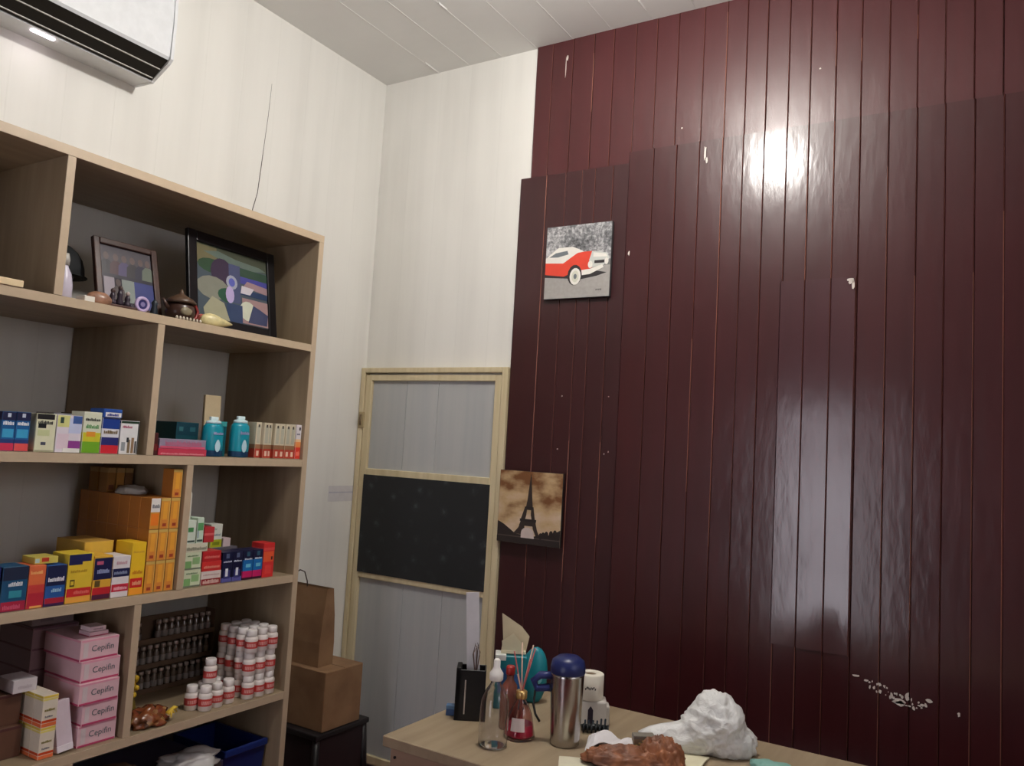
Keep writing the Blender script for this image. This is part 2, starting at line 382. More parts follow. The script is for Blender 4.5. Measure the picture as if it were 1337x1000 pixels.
for dx, dz in ((.131, .0045), (.172, .0305)):
    w = MB(); w.bbox(dx-.006, dx+.002, -ML+.02, -.016, dz-.002, dz+.0015, mat((190, 188, 182), .4), .0008, 1)
    for k in range(5):
        yy = -.05-k*.19-(.1 if dx > .15 else 0)
        w.bbox(dx-.004, dx+.002, yy-.004, yy+.004, dz-.001, dz+.018, mat((130, 128, 124), .5), .001, 1)
    w.build('louvre_blade', ac)
w = MB(); w.bbox(.084, .098, -.445, -.368, -.0085, -.004, mat((255, 240, 250), .3, emit=14, var=0), .001); w.build('display_light', ac)['label'] = 'lit pinkish white indicator strip'

# ------------------------------------------------------------------ shelving unit
XF = .50; YB = -.87; YA = -2.72; T = .03
S1, S2, S3, S4 = 1.985, 1.518, 1.062, .612; TOP = 2.44
su = thing('shelving_unit', 'tall beige open shelving unit filled with medicine cartons against left wall', 'shelving unit')
def panel(name, x0, x1, y0, y1, z0, z1, ma, ax):
    w = MB(); w.bbox(x0, x1-.002, y0, y1, z0, z1, ma, .001, 1)
    w.box(x1-.002, x1, y0+.0005, y1-.0005, z0+.0005, z1-.0005, M_EDGE)
    return w.build(name, su)
panel('top_board', .005, XF, YA, YB, TOP-T, TOP, M_MEL, 1)
panel('side_panel', .005, XF, YB-.026, YB, 0, TOP-T, M_MELV, 2)
panel('side_panel', .005, XF, YA, YA+.026, 0, TOP-T, M_MELV, 2)
for s in (S1, S2, S3, S4): panel('shelf_board', .005, XF, YA+.026, YB-.026, s-T, s-.0007, M_MEL, 1)
for y, z0, z1 in ((-1.93, S1, TOP-T), (-1.578, S2, S1-T), (-1.416, S3, S2-T), (-1.567, S4, S3-T), (-2.18, S2, S1-T), (-2.25, S3, S2-T), (-2.2, S4, S3-T), (-1.75, 0, S4-T)):
    panel('divider', .005, XF-.001, y-.013, y+.013, z0, z1, M_MELV, 2)

# ------------------------------------------------------------------ cartons
def scribble(w, y0, y1, z0, z1, x, ma, seed):
    r_ = random.Random(seed); y = y0
    while y < y1:
        l = r_.uniform(.002, .0035); h = r_.uniform(.6, 1)
        w.box(x, x+.0004, y, min(y+l, y1), z0, z0+(z1-z0)*h, ma)
        y += l+r_.uniform(.0008, .0016)
def carton(y0, y1, z, h, d, body, bands=(), xf=.485, rz=0, name='carton', flap=None):
    """bands: (v0, v1, u0, u1, colour) fractions of the front; wrap bands (u0<=0 and u1>=1) also run round both sides.
    a band whose colour is ('t', rgb) is printed lettering."""
    W = y1-y0-.0008; w = MB(); B = mat(body, .45)
    w.bbox(-d/2, d/2, -W/2, W/2, 0, h, B, .001, 1)
    e = .0003
    for i, (v0, v1, u0, u1, c) in enumerate(bands):
        if c[0] == 't': scribble(w, -W/2+u0*W, -W/2+u1*W, v0*h, v1*h, d/2+.0005, mat(c[1], .5), i+int(y0*1000)); continue
        m_ = mat(c, .45); a, b = -W/2+max(u0, 0.02)*W, -W/2+min(u1, .98)*W
        w.box(d/2-.0005, d/2+e, a, b, max(v0, .01)*h, min(v1, .99)*h, m_)
        if u0 <= 0 and u1 >= 1:
            w.box(-d/2+.001, d/2-.001, -W/2-e, -W/2+.0005, max(v0, .01)*h, min(v1, .99)*h, m_); w.box(-d/2+.001, d/2-.001, W/2-.0005, W/2+e, max(v0, .01)*h, min(v1, .99)*h, m_)
        e += .0001
    if flap: w.box(-d/2+.002, d/2-.002, -W/2+.002, W/2-.002, h-.0002, h+.0006, mat(flap, .45))
    return w.build(name, None, (xf-d/2, (y0+y1)/2, z), (0, 0, rz))
WH = (232, 230, 226); NV = (28, 34, 82); RD = (196, 40, 52); YL = (232, 190, 50); TL = (20, 140, 160); OR = (226, 120, 40)
def T_(*c): return ('t', c)
g = 'medicine cartons on the upper middle shelf'
c = carton(-2.041, -2.003, S2, .112, .06, (22, 92, 150), [(0, .2, 0, 1, (205, 50, 84)), (.2, .3, 0, 1, (40, 60, 120)), (.34, .56, .1, .9, (60, 160, 205)), (.78, 1, 0, 1, (20, 26, 66)), (.66, .76, .1, .9, T_(236, 240, 246)), (.86, .96, .38, .62, (200, 210, 225))]); tag(c, 'blue and pink carton at the left frame edge on the upper middle shelf', 'carton', g)
c = carton(-2.002, -1.962, S2, .113, .06, (22, 92, 150), [(0, .2, 0, 1, (222, 84, 84)), (.2, .3, 0, 1, (40, 60, 120)), (.34, .56, .1, .9, (60, 160, 205)), (.78, 1, 0, 1, (20, 26, 66)), (.66, .76, .1, .9, T_(236, 240, 246)), (.86, .96, .38, .62, (200, 210, 225))]); tag(c, 'second blue carton with coral base, left of the cream carton', 'carton', g)
c = carton(-1.945, -1.887, S2, .113, .07, (222, 222, 190), [(.85, 1, .0, .9, (24, 22, 26)), (.72, .82, .08, .82, T_(40, 40, 40)), (.62, .74, .1, .5, (20, 22, 26)), (.18, .26, .3, .55, (70, 74, 90)), (.42, .58, .1, .7, (205, 212, 160)), (.0, .05, 0, 1, (170, 168, 140))]); tag(c, 'cream carton with black top corner beside the blue ones', 'carton', g)
c = carton(-1.885, -1.807, S2, .113, .08, (224, 216, 226), [(.68, 1, 0, .5, (214, 214, 140)), (.78, .94, .12, .26, (50, 70, 60)), (.1, .5, .05, .5, (226, 206, 218)), (.52, .92, .48, .98, (196, 204, 232)), (.78, 1, .62, .98, (60, 90, 150)), (.12, .32, .5, .98, (140, 60, 140)), (.0, .12, .3, 1, WH)]); tag(c, 'lilac carton with blue swoosh and yellow corner on the upper middle shelf', 'carton', g)
c = carton(-1.804, -1.745, S2, .128, .07, (220, 224, 200), [(0, .4, 0, 1, (112, 170, 40)), (.28, .5, 0, 1, (206, 200, 50)), (.4, .52, .2, .7, (226, 150, 50)), (.78, .86, .1, .9, T_(60, 66, 60)), (.6, .7, .15, .85, T_(90, 150, 90))]); tag(c, 'tall carton with green and yellow lower half and pale top', 'carton', g)
c = carton(-1.743, -1.683, S2, .113, .07, (226, 226, 232), [(0, .24, 0, 1, (206, 40, 54)), (.24, .46, 0, 1, (40, 44, 110)), (.7, 1, 0, 1, (28, 60, 140)), (.56, .66, .12, .9, T_(120, 100, 60))]); tag(c, 'white carton with navy and red base below the flat blue carton', 'carton', g)
c2 = carton(-1.760, -1.697, S2+.113+.0008, .028, .075, (40, 80, 160), [(.1, .6, .1, .95, WH), (.2, .5, .2, .8, T_(40, 60, 150))], xf=.49); c2.location.y = -1.7135; tag(c2, 'flat blue and white carton lying on top of the red based one', 'carton', g)
c = carton(-1.680, -1.614, S2, .108, .07, (230, 230, 230), [(.92, 1, 0, 1, (36, 60, 44)), (.0, 1, .93, 1, (36, 40, 44)), (.78, .86, .1, .6, T_(180, 90, 120)), (.1, .36, .1, .3, (150, 156, 160)), (.04, .44, .42, .56, (128, 110, 84)), (.04, .5, .62, .76, (148, 120, 90)), (.04, .4, .8, .9, (90, 90, 90)), (.36, .5, .36, .48, (40, 44, 50))]); tag(c, 'white carton with dark outline and small figures, at the divider', 'carton', g)
c = carton(-1.75, -1.66, S2, .125, .10, (110, 60, 36), [(.8, 1, 0, 1, (70, 100, 60))], xf=.36); tag(c, 'brown and green carton half hidden behind the navy one', 'carton', g)
c = carton(-1.83, -1.755, S2, .12, .10, (96, 90, 100), [(.8, 1, 0, 1, (150, 150, 156))], xf=.36); tag(c, 'grey carton half hidden behind the green and yellow one', 'carton', g)
# right compartment
g = 'things on the upper middle shelf, right bay'
c = carton(-1.556, -1.541, S2, .075, .09, (78, 34, 32), [(.2, .5, 0, 1, (120, 40, 40))]); tag(c, 'thin dark red carton standing against the divider', 'carton', g)
c = carton(-1.538, -1.345, S2, .024, .11, (196, 60, 84), [(.15, .4, .05, .95, T_(230, 150, 160))]); tag(c, 'long low pink carton, bottom of the pair beside teal packs', 'carton', g)
c = carton(-1.536, -1.35, S2+.0245, .032, .10, (150, 138, 160), [(0, .25, 0, 1, (214, 90, 120)), (.3, .85, .12, .9, T_(190, 110, 140))]); tag(c, 'long lilac carton lying on the low pink one', 'carton', g)
c = carton(-1.385, -1.29, S2, .118, .12, (24, 74, 84), [(.6, .98, .05, .95, (20, 60, 74)), (.72, .86, .12, .3, (60, 110, 116)), (.72, .86, .6, .85, (50, 100, 110))], xf=.36); tag(c, 'dark teal carton standing behind the lilac one', 'carton', g)
def pouch(y0, y1, z, h, label, seed):
    rr = (y1-y0)/2; o = thing('refill_pouch', label, 'pouch', (.44, (y0+y1)/2, z), 0, 'teal refill packs')
    w = MB(); m_ = mat(TL, .3); 
    w.lathe([(rr*.82, 0), (rr*.98, .008), (rr, .03), (rr*.99, h*.6), (rr*.9, h*.82), (rr*.7, h*.9)], m_, n=20, sx=.75); w.build('pack_body', o)
    w = MB(); w.lathe([(rr*.72, h*.9), (rr*.68, h*.97), (rr*.3, h*1.0)], mat((206, 232, 236), .35), n=20, sx=.75); w.build('pack_top', o)
    w = MB(); w.poly([(rr*.76, math.cos(a)*rr*.28*(1-.35*max(0, math.sin(a))), h*.3+math.sin(a)*h*.17) for a in [2*math.pi*k/14 for k in range(14)]], mat((190, 220, 232), .4), .0012, (1, 0, 0)); w.build('drop_emblem', o)
    w = MB(); w.lathe([(rr*.985, .002), (rr*1.003, .012), (rr*1.004, .022)], mat((14, 56, 92), .4), n=20, sx=.76, caps=False); w.build('base_band', o); w = MB()
    scribble(w, -rr*.5, rr*.5, h*.6, h*.68, rr*.752, mat((150, 150, 190), .5), seed); w.build('printed_text', o)
    w = MB(); w.bbox(-.006, .006, -rr*.4, rr*.4, h*1.0, h*1.0+.012, mat((220, 238, 240), .4), .002); w.build('cap', o)
    return o
pouch(-1.332, -1.248, S2, .132, 'left teal pack with white drop emblem, beside the lilac carton', 1)
pouch(-1.210, -1.128, S2, .142, 'right teal pack with white drop emblem, beside the slim cartons', 2)
c = carton(-1.246, -1.213, S2, .13, .08, (14, 84, 96), [(.86, 1, 0, 1, (60, 150, 150))], xf=.42); tag(c, 'narrow dark teal carton squeezed between the two teal packs', 'carton', g)
w = MB(); w.bbox(-.006, .006, -.036, .036, 0, .228, mat((206, 186, 150), .6), .001); tag(w.build('wooden_batten', None, (.32, -1.205, S2), (0, -.03, .0)), 'pale wooden slat standing upright behind the teal packs', 'batten')
for k in range(7):
    y0 = -1.117+k*.0272
    c = carton(y0, y0+.0262, S2, .136, .09, (206, 196, 170), [(0, .26, 0, 1, (178, 60, 44)), (.06, .2, .3, .75, (226, 200, 180)), (.26, .38, 0, 1, (150, 110, 80)), (.42, .9, .2, .8, (180, 178, 160)), (.86, .94, .35, .65, (60, 54, 50))], xf=.482-(.012 if k in (0, 2) else 0)+.002*(k % 2))
    tag(c, ['slim cream carton at the far left of the row, by the teal pack', 'second slim cream carton from the teal pack', 'third slim cream carton, set back a little', 'middle slim cream carton of the seven', 'third slim cream carton from the orange one', 'second slim cream carton from the orange one', 'slim cream carton touching the white and orange one'][k], 'carton', 'slim cream cartons with red bases')
c = carton(-.9255, -.898, S2, .137, .09, (220, 214, 216), [(0, .34, 0, 1, (222, 62, 44)), (.34, .5, 0, 1, (238, 150, 84)), (.5, .58, 0, 1, (240, 200, 150)), (.84, .93, .5, .8, (50, 44, 50)), (.7, .76, .1, .7, T_(100, 100, 120)), (.1, .24, .2, .8, T_(240, 130, 110))]); tag(c, 'white, orange and red carton ending the row at the side panel', 'carton', 'slim cartons')

# lower middle shelf, left bay
g = 'medicine cartons on the lower middle shelf'
c = carton(-2.045, -1.998, S3, .13, .08, (26, 36, 96), [(0, .2, 0, 1, (180, 40, 60)), (.5, .8, .1, .6, (120, 130, 180))]); tag(c, 'dark blue carton cut by the left edge, lower middle shelf', 'carton', g)
c = carton(-1.993, -1.922, S3, .126, .08, (24, 80, 118), [(0, .22, 0, 1, (170, 36, 66)), (.05, .16, .1, .8, T_(210, 90, 120)), (.7, 1, 0, 1, (30, 40, 66)), (.56, .66, .25, .8, T_(230, 235, 240)), (.3, .46, .3, .8, (50, 140, 160))]); tag(c, 'teal blue carton with crimson base near the left frame edge', 'carton', g)
c = carton(-1.920, -1.871, S3, .124, .08, (222, 110, 66), [(0, .46, 0, 1, (192, 44, 62)), (.36, .55, 0, 1, (206, 66, 62)), (.0, .06, .2, .9, (236, 170, 90)), (.8, .88, .1, .8, T_(250, 190, 120))]); tag(c, 'orange carton fading to red between two blue ones', 'carton', g)
c = carton(-1.869, -1.809, S3, .12, .08, (40, 90, 160), [(0, .2, 0, 1, (170, 34, 56)), (.5, 1, 0, 1, (24, 30, 72)), (.6, .72, .1, .9, T_(236, 236, 244)), (.34, .44, .3, .8, T_(160, 200, 230)), (.0, .07, 0, 1, (70, 30, 80))]); tag(c, 'navy and mid blue carton left of the yellow one', 'carton', g)
c = carton(-1.806, -1.726, S3, .148, .09, (228, 196, 58), [(0, .13, 0, 1, (238, 170, 70)), (.13, .3, 0, 1, (206, 44, 46)), (.84, 1, 0, .9, (26, 30, 82)), (.78, .9, 0, .55, (26, 30, 82)), (.62, .68, .12, .75, T_(190, 150, 40)), (.34, .48, .12, .3, (90, 74, 30)), (.37, .45, .15, .27, (228, 196, 58)), (.18, .26, .3, .9, T_(240, 120, 110))]); tag(c, 'yellow carton with navy curve on top and red band', 'carton', g)
c = carton(-1.724, -1.662, S3, .136, .09, (226, 176, 60), [(0, .14, 0, 1, (80, 30, 60)), (.12, .28, 0, 1, (198, 40, 50)), (.46, .95, .02, 1, (24, 28, 74)), (.8, .88, .15, .5, (190, 90, 120)), (.6, .7, .2, .85, T_(150, 160, 200)), (.3, .44, .12, .4, (96, 80, 40))]); tag(c, 'navy topped carton with yellow band beside the yellow one', 'carton', g)
c = carton(-1.660, -1.600, S3, .13, .09, (232, 226, 228), [(.14, .32, 0, 1, (204, 42, 66)), (.5, .7, 0, 1, (24, 28, 74)), (.56, .64, .1, .85, T_(150, 160, 190)), (.18, .27, .15, .9, T_(246, 180, 190)), (.8, .88, .2, .8, T_(210, 170, 180))]); tag(c, 'white carton with navy and red bands left of the tall yellow one', 'carton', g)
c = carton(-1.598, -1.547, S3, .170, .09, (240, 196, 44), [(0, .12, 0, 1, (244, 160, 50)), (.14, .32, 0, .9, (212, 40, 40)), (.19, .27, .2, .8, T_(250, 190, 150)), (.4, .47, .15, .85, T_(206, 130, 30)), (.8, .84, .1, .9, T_(220, 170, 60))]); tag(c, 'tall bright yellow carton with red block next to the orange stack', 'carton', g)
c = carton(-1.70, -1.60, S3, .168, .16, (206, 160, 74), [(.7, 1, 0, 1, (222, 180, 70))], xf=.385); tag(c, 'wide tan carton lying behind the yellow and white ones', 'carton', g)
c = carton(-1.90, -1.83, S3+.1245, .02, .07, (206, 190, 90), [(.2, .8, 0, .2, (180, 210, 210)), (.3, .9, .3, .6, (190, 60, 40))], xf=.47); c.location.z = S3+.1248; tag(c, 'thin yellow green strip pack lying on the orange and navy cartons', 'carton', g)
# orange slim cartons, three fronts wide, three high, seven deep
g = 'orange slim cartons in the big stack'
OW, OH, OD = .0363, .104, .058
def ocarton(white):
    bands = [(0, 1, .0, .985, (220, 152, 62)), (0, 1, .93, .98, (240, 200, 120)), (.02, .3, .2, .8, (222, 140, 60)), (.08, .18, .3, .7, (160, 60, 40)), (.9, 1, 0, 1, (214, 180, 100)), (.3, .86, .28, .72, (236, 168, 60))]
    if white: bands = [(0, 1, .0, .985, (220, 152, 62)), (.55, 1, 0.01, 1, (236, 232, 226)), (.68, .8, .15, .9, T_(110, 110, 120)), (.12, .5, .1, .9, (240, 130, 40))]
    return carton(0, OW, 0, OH, OD, (176, 112, 46), [b_ if not (b_[2] <= 0 and b_[3] >= 1) else (b_[0], b_[1], .01, b_[3], b_[4]) for b_ in bands], xf=0)  # brown body colour puts shade on the sides; only fronts are orange
oc = ocarton(False); ow = ocarton(True)
first = True
names3 = {0: 'left', 1: 'middle', 2: 'right'}; lev3 = {0: 'bottom', 1: 'middle', 2: 'top'}
for k in range(7):
    for i in range(3):
        for j in range(3):
            if k > 1 and i > 0 and j < 2: continue
            x = .482-OD/2-k*(OD+.001); y = -1.5435+OW/2+.0005+i*(OW+.0012); z = S3+j*(OH+.0004)
            if k == 0 and i == 0 and j == 2: o = ow; lab = 'white and orange slim carton, top left of the stack front'
            else:
                o = oc if first else oc.copy()
                if not first: COL.objects.link(o)
                first = False
                lab = ('orange slim carton at the stack front, %s row, %s column' % (lev3[j], names3[i])) if k == 0 else \
                      ('orange slim carton in the stack, %s layer, %s column, %s row behind the front' % (lev3[j], names3[i], ['', 'first', 'second', 'third', 'fourth', 'fifth', 'sixth'][k]))
            o.location = (x, y, z); tag(o, lab, 'carton', g)
            # a small irregularity of the hand-stacked rows
            if k > 0: o.location.x -= .0
o = oc.copy(); COL.objects.link(o); o.location = (.482-OD/2, -1.5435+OW*2.5+.0029, S3+3*(OH+.0004)); o.scale = (1, 1, .93); tag(o, 'single orange slim carton standing on top of the stack front', 'carton', g)
zt = S3+3*(OH+.0004)
for k in range(5):
    c = carton(-1.54+.0335*(k % 3), -1.54+.0335*(k % 3)+.031, zt, .085, .05, ((150, 104, 50), (176, 126, 60), (120, 84, 50))[k % 3], [(.8, 1, 0, 1, (170, 140, 90)), (.1, .3, .2, .8, (110, 60, 40))], xf=.22-(k//3)*.06); tag(c, 'dull orange carton far back on top of the orange stack', 'carton', 'cartons at the back of the stack top')
    c['label'] = 'dull orange carton on top of the orange stack, %s' % ['left of the rear row of three', 'middle of its row of three', 'right of its row of three', 'left one of the rearmost pair', 'right one of the rearmost pair'][k]
def crumple(seed, rx, ry, rz, amp, fr, floor=0.0, pw=1.0):
    def fn(n):
        q = Vector((n.x*fr+seed, n.y*fr, n.z*fr)); a = 1+amp*noise.noise(q)+amp*.6*abs(noise.noise(q*2.3))+amp*.25*noise.noise(q*5)
        p = Vector((n.x*rx*a, n.y*ry*a, n.z*rz*a)); p.z = max(p.z, -rz*.45)+rz*.45+floor; return p
    return fn
w = MB(); w.blob(crumple(3, .05, .045, .02, .5, 2.2), mat((196, 190, 182), .3, alpha=.75), 3); tag(w.build('plastic_wrapper', None, (.30, -1.497, zt)), 'clear crumpled wrapper lying on top of the orange stack', 'wrapper')

# lower middle shelf, right bay
g = 'small cartons on the lower middle shelf, right bay'
GRN = (128, 176, 110); CRM = (212, 220, 190)
def cg(y0, y1, z, h, lab, body=CRM, bands=None, xf=.48, d=.07):
    c = carton(y0, y1, z, h, d, body, bands if bands is not None else [(.1, .5, .1, .45, GRN), (.3, .7, .5, .9, (150, 190, 130)), (.0, .1, 0, 1, (120, 130, 110)), (.75, .85, .2, .8, T_(120, 150, 110))], xf); tag(c, lab, 'carton', g); return c
cg(-1.396, -1.320, S3, .060, 'cream and green carton at the very bottom by the divider')
cg(-1.396, -1.322, S3+.0604, .060, 'cream and green carton, second from the shelf by the divider')
cg(-1.318, -1.232, S3, .048, 'white carton with dark red print under two red ones', (226, 212, 206), [(0, .45, 0, 1, (150, 40, 44)), (.1, .4, .1, .9, T_(226, 190, 180)), (.7, .8, .1, .9, T_(200, 160, 160))])
cg(-1.318, -1.234, S3+.0484, .034, 'red flat carton, lower of the pair', (206, 52, 50), [(.3, .6, .1, .9, T_(240, 150, 130))])
cg(-1.318, -1.238, S3+.0828, .036, 'red flat carton, upper of the pair', (190, 40, 44), [(.3, .6, .1, .9, T_(230, 120, 110))])
cg(-1.396, -1.300, S3+.1208, .030, 'flat pale carton under the narrow green ones', (214, 212, 190), [(.2, .6, .05, .95, T_(150, 150, 130))])
cg(-1.352, -1.323, S3+.1512, .088, 'narrow white and green carton standing on the flat pale one', (206, 224, 206), [(.5, .8, .1, .9, (96, 160, 100)), (.06, .14, .1, .9, (70, 90, 80)), (.2, .5, .1, .3, (160, 180, 190))])
cg(-1.392, -1.355, S3+.1512, .080, 'narrow white and green carton touching the divider', (216, 228, 214), [(.5, .7, .1, .7, (80, 150, 90)), (.06, .14, .1, .9, (70, 90, 80))])
cg(-1.320, -1.276, S3+.1512, .054, 'small red carton on the flat pale one', (186, 52, 58), [(.45, .6, 0, 1, (220, 110, 110))])
w = MB(); w.lathe([(.015, 0), (.016, .003), (.016, .09), (.010, .10), (.010, .104)], mat((226, 224, 212), .4), n=18); tb = w.build('ointment_bottle', None, (.44, -1.373, S3+.2316)); tag(tb, 'slim white bottle standing on the narrow green cartons', 'bottle')
w = MB(); w.lathe([(.013, .104), (.013, .128), (.010, .132)], mat((214, 208, 190), .4), n=18); w.build('cap', tb)
# navy and blue
nb = [(0, .16, 0, 1, (90, 90, 160)), (.12, .4, .2, .8, (60, 60, 120)), (.2, .46, .35, .6, (226, 230, 240)), (.66, .72, .1, .9, T_(210, 214, 230)), (.8, .95, .35, .65, (90, 100, 130))]
bb = [(0, .08, 0, 1, (60, 20, 40)), (.08, .3, 0, 1, (196, 34, 100)), (.3, .68, 0, 1, (26, 110, 180)), (.42, .54, .3, .8, (110, 190, 220)), (.68, .74, .15, .9, T_(220, 226, 236)), (.8, .95, .35, .65, (50, 90, 110))]
for k, (a, b, lab, bd) in enumerate([(-1.230, -1.184, 'navy carton with white oval, left of its pair', nb), (-1.183, -1.138, 'navy carton with white oval, right of its pair', nb), (-1.136, -1.089, 'blue and magenta carton, left of its pair', bb), (-1.088, -1.042, 'blue and magenta carton touching the red orange one', bb)]):
    cg(a, b, S3, .109, lab, (20, 22, 58), bd)
cg(-1.040, -.985, S3, .130, 'red orange carton at the right end of the row', (214, 50, 50), [(.45, .75, 0, .95, (232, 96, 56)), (.5, .6, .7, .85, (70, 30, 30)), (.78, .86, 0, 1, (226, 80, 80)), (.1, .35, .2, .8, (224, 70, 66))])
cg(-1.22, -1.10, S3, .116, 'grey carton behind the navy pair', (96, 92, 100), [], xf=.40, d=.10)
cg(-1.245, -1.192, S3+.1164, .086, 'pale and lime carton standing on the grey one behind the navy pair', (214, 218, 206), [(0, .34, 0, 1, (180, 186, 40)), (.1, .24, .2, .8, (130, 140, 30)), (.5, .6, .15, .85, T_(130, 150, 160)), (.75, .85, .1, .5, T_(150, 170, 160))], xf=.395, d=.05).location.y = -1.198
cg(-1.165, -1.130, S3+.1164, .032, 'tiny pinkish white carton beside the lime one', (206, 186, 188), [], xf=.395, d=.04)

# bottom shelf, left bay: five pink cartons
g = 'stacked pink cartons'
labs = ['pink carton at the bottom of the five carton stack', 'pink carton second from the bottom, shifted right', 'pink carton in the middle of the stack, shifted left', 'pink carton second from the top of the stack', 'top pink carton of the stack, under the small box']
M_INK = mat((92, 104, 108), .6)
for k, (y0, y1, xo) in enumerate([(-1.715, -1.588, .0), (-1.710, -1.580+-.012, .004), (-1.728, -1.596, .008), (-1.722, -1.592, -.004), (-1.728, -1.600, -.008)]):
    y0 -= .002; y1 -= .002; z = S4+k*.0652
    c = carton(y0, y1, z, .0648, .20, (222, 184, 192), [(0, .1, 0, 1, (190, 70, 108)), (.9, 1, 0, 1, (226, 158, 178)), (.16, .84, .08, .2, (214, 198, 200))], xf=.475+xo, name='pink_carton'); tag(c, labs[k], 'carton', g)
    letters('printed_name', 'Cepifin', .0265, M_INK, c, Matrix.Translation((.1008, .010, .034)) @ FRONT)
c = carton(-1.688, -1.624, S4+.3264, .014, .06, (222, 190, 198), [(0, .2, 0, 1, (190, 80, 110))], xf=.44); tag(c, 'small pink box, lower of two on the pink stack', 'carton', g)
c = carton(-1.684, -1.630, S4+.3408, .014, .055, (228, 204, 208), [(.3, .7, .2, .8, T_(180, 150, 160))], xf=.435); tag(c, 'small pale box topping the pink stack', 'carton', g)
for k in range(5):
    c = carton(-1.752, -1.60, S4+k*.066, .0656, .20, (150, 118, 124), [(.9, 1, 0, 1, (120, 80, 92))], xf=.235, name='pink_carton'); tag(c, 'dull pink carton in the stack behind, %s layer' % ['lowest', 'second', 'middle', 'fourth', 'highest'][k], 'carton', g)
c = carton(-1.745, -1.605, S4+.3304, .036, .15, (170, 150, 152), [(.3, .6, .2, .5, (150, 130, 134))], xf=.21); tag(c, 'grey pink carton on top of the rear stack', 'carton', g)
g = 'white and orange cartons on the bottom shelf'
ob = [(0, .12, 0, 1, (236, 120, 70)), (.14, .22, 0, 1, (206, 70, 20)), (.92, 1, 0, 1, (226, 200, 80)), (.5, .58, .15, .8, T_(140, 130, 60)), (.3, .36, .2, .7, T_(120, 120, 130)), (.84, .9, 0, 1, (228, 214, 120))]
for k in range(6):
    for j in range(2):
        c = carton(-1.836, -1.790, S4+j*.0925, .092, .048, (224, 214, 196), ob, xf=.478-k*.0485)
        tag(c, ('white and orange carton facing the room, %s one' % ['lower', 'upper'][j]) if k == 0 else 'white and orange carton in the %s layer, %s behind the front pair' % (['lower', 'upper'][j], ['', 'first', 'second', 'third', 'fourth', 'fifth'][k]), 'carton', g)
c = carton(-1.885, -1.815, S4+.1850, .038, .09, (214, 206, 210), [(.3, .6, .2, .8, T_(200, 190, 196))], xf=.40); tag(c, 'small white carton lying on the white and orange row', 'carton', g)
for k in range(2):
    c = carton(-1.95, -1.846, S4+k*.0905, .09, .28, (96, 66, 52), [(.9, 1, 0, 1, (80, 44, 44))], xf=.40-.02*k); tag(c, 'brown carton lying left of the white and orange row, %s' % ['lower', 'upper'][k], 'carton', g)
w = MB(); w.bbox(-.012, .012, -.0245, .0245, 0, .15, mat((212, 196, 206), .5), .002); w.bbox(-.0128, .0128, -.025, .025, 0, .02, mat((226, 216, 222), .5), .002)
o = w.build('paper_packet', None, (.468, -1.753, S4+.0035), (0, -.42, .25)); o.rotation_euler = (.07, -.2, .0); tag(o, 'lilac white packet leaning between orange and pink cartons', 'packet')

# bottom shelf, right bay: pill bottles
def pill():
    o = bpy.data.objects.new('pill_bottle', None); COL.objects.link(o)
    w = MB(); w.lathe([(.0225, 0), (.024, .002), (.024, .050), (.0225, .056), (.016, .061)], mat((226, 216, 210), .35, name='pill_white'), n=20); w.build('bottle_body', o)
    w = MB(); w.lathe([(.0243, .018), (.0243, .043)], mat((196, 66, 62), .45), n=20, caps=False)
    for k in range(9):
        a = -.75+k*.17; w.add([((.0246)*math.cos(a), .0246*math.sin(a), z) for z in (.024, .036)]+[(.0246*math.cos(a+.08), .0246*math.sin(a+.08), z) for z in (.024, .036)], [(0, 2, 3, 1)], mat((232, 190, 184), .5))
    w.build('label_band', o)
    w = MB(); w.lathe([(.018, .061), (.0195, .063), (.0195, .082), (.018, .0845)], mat((238, 232, 228), .4), n=20); w.build('cap', o)
    return o
PB = pill(); g = 'white pill bottles with red bands'; used = [False]
def put_pill(x, y, z, lab, rz):
    if not used[0]: o = PB; used[0] = True; o.location = (x, y, z); o.rotation_euler.z = rz
    else: o = copy_tree(PB, (x, y, z), rz)
    tag(o, lab, 'bottle', g)
rp = random.Random(9); rows = ['bottom', 'middle', 'top']
for k in range(4):
    for i in range(3):
        for j in range(3):
            lab = ('pill bottle at the front of the tall block, %s layer, %s one' % (rows[j], ['left', 'middle', 'right'][i])) if k == 0 else 'pill bottle of the tall block, %s layer, %s one of the %s row back' % (rows[j], ['left', 'middle', 'right'][i], ['', 'first', 'second', 'third'][k])
            put_pill(.462-k*.0495-(.004 if j == 1 else 0), -1.048+.0+i*.0497+.0, S4+j*.0847, lab, rp.uniform(-.5, .3)-.3)
for n_, (x, y, z, lab) in enumerate([(.415, -1.262, S4, 'pill bottle at the left end of the small group'), (.458, -1.236, S4, 'pill bottle nearest the shelf edge in the small group'), (.452, -1.184, S4, 'pill bottle second from the tall block in the small group'), (.448, -1.128, S4, 'pill bottle between the small group and the tall block'),
        (.405, -1.205, S4, 'pill bottle at the back of the small group'), (.40, -1.150, S4, 'pill bottle behind the one beside the tall block'), (.428, -1.200, S4+.0847, 'pill bottle standing on top of the small group'), (.408, -1.155, S4+.0847, 'second raised pill bottle, beside the topmost of the small group')]):
    if n_ == 7: continue
    put_pill(x, y, z, lab, -.4)
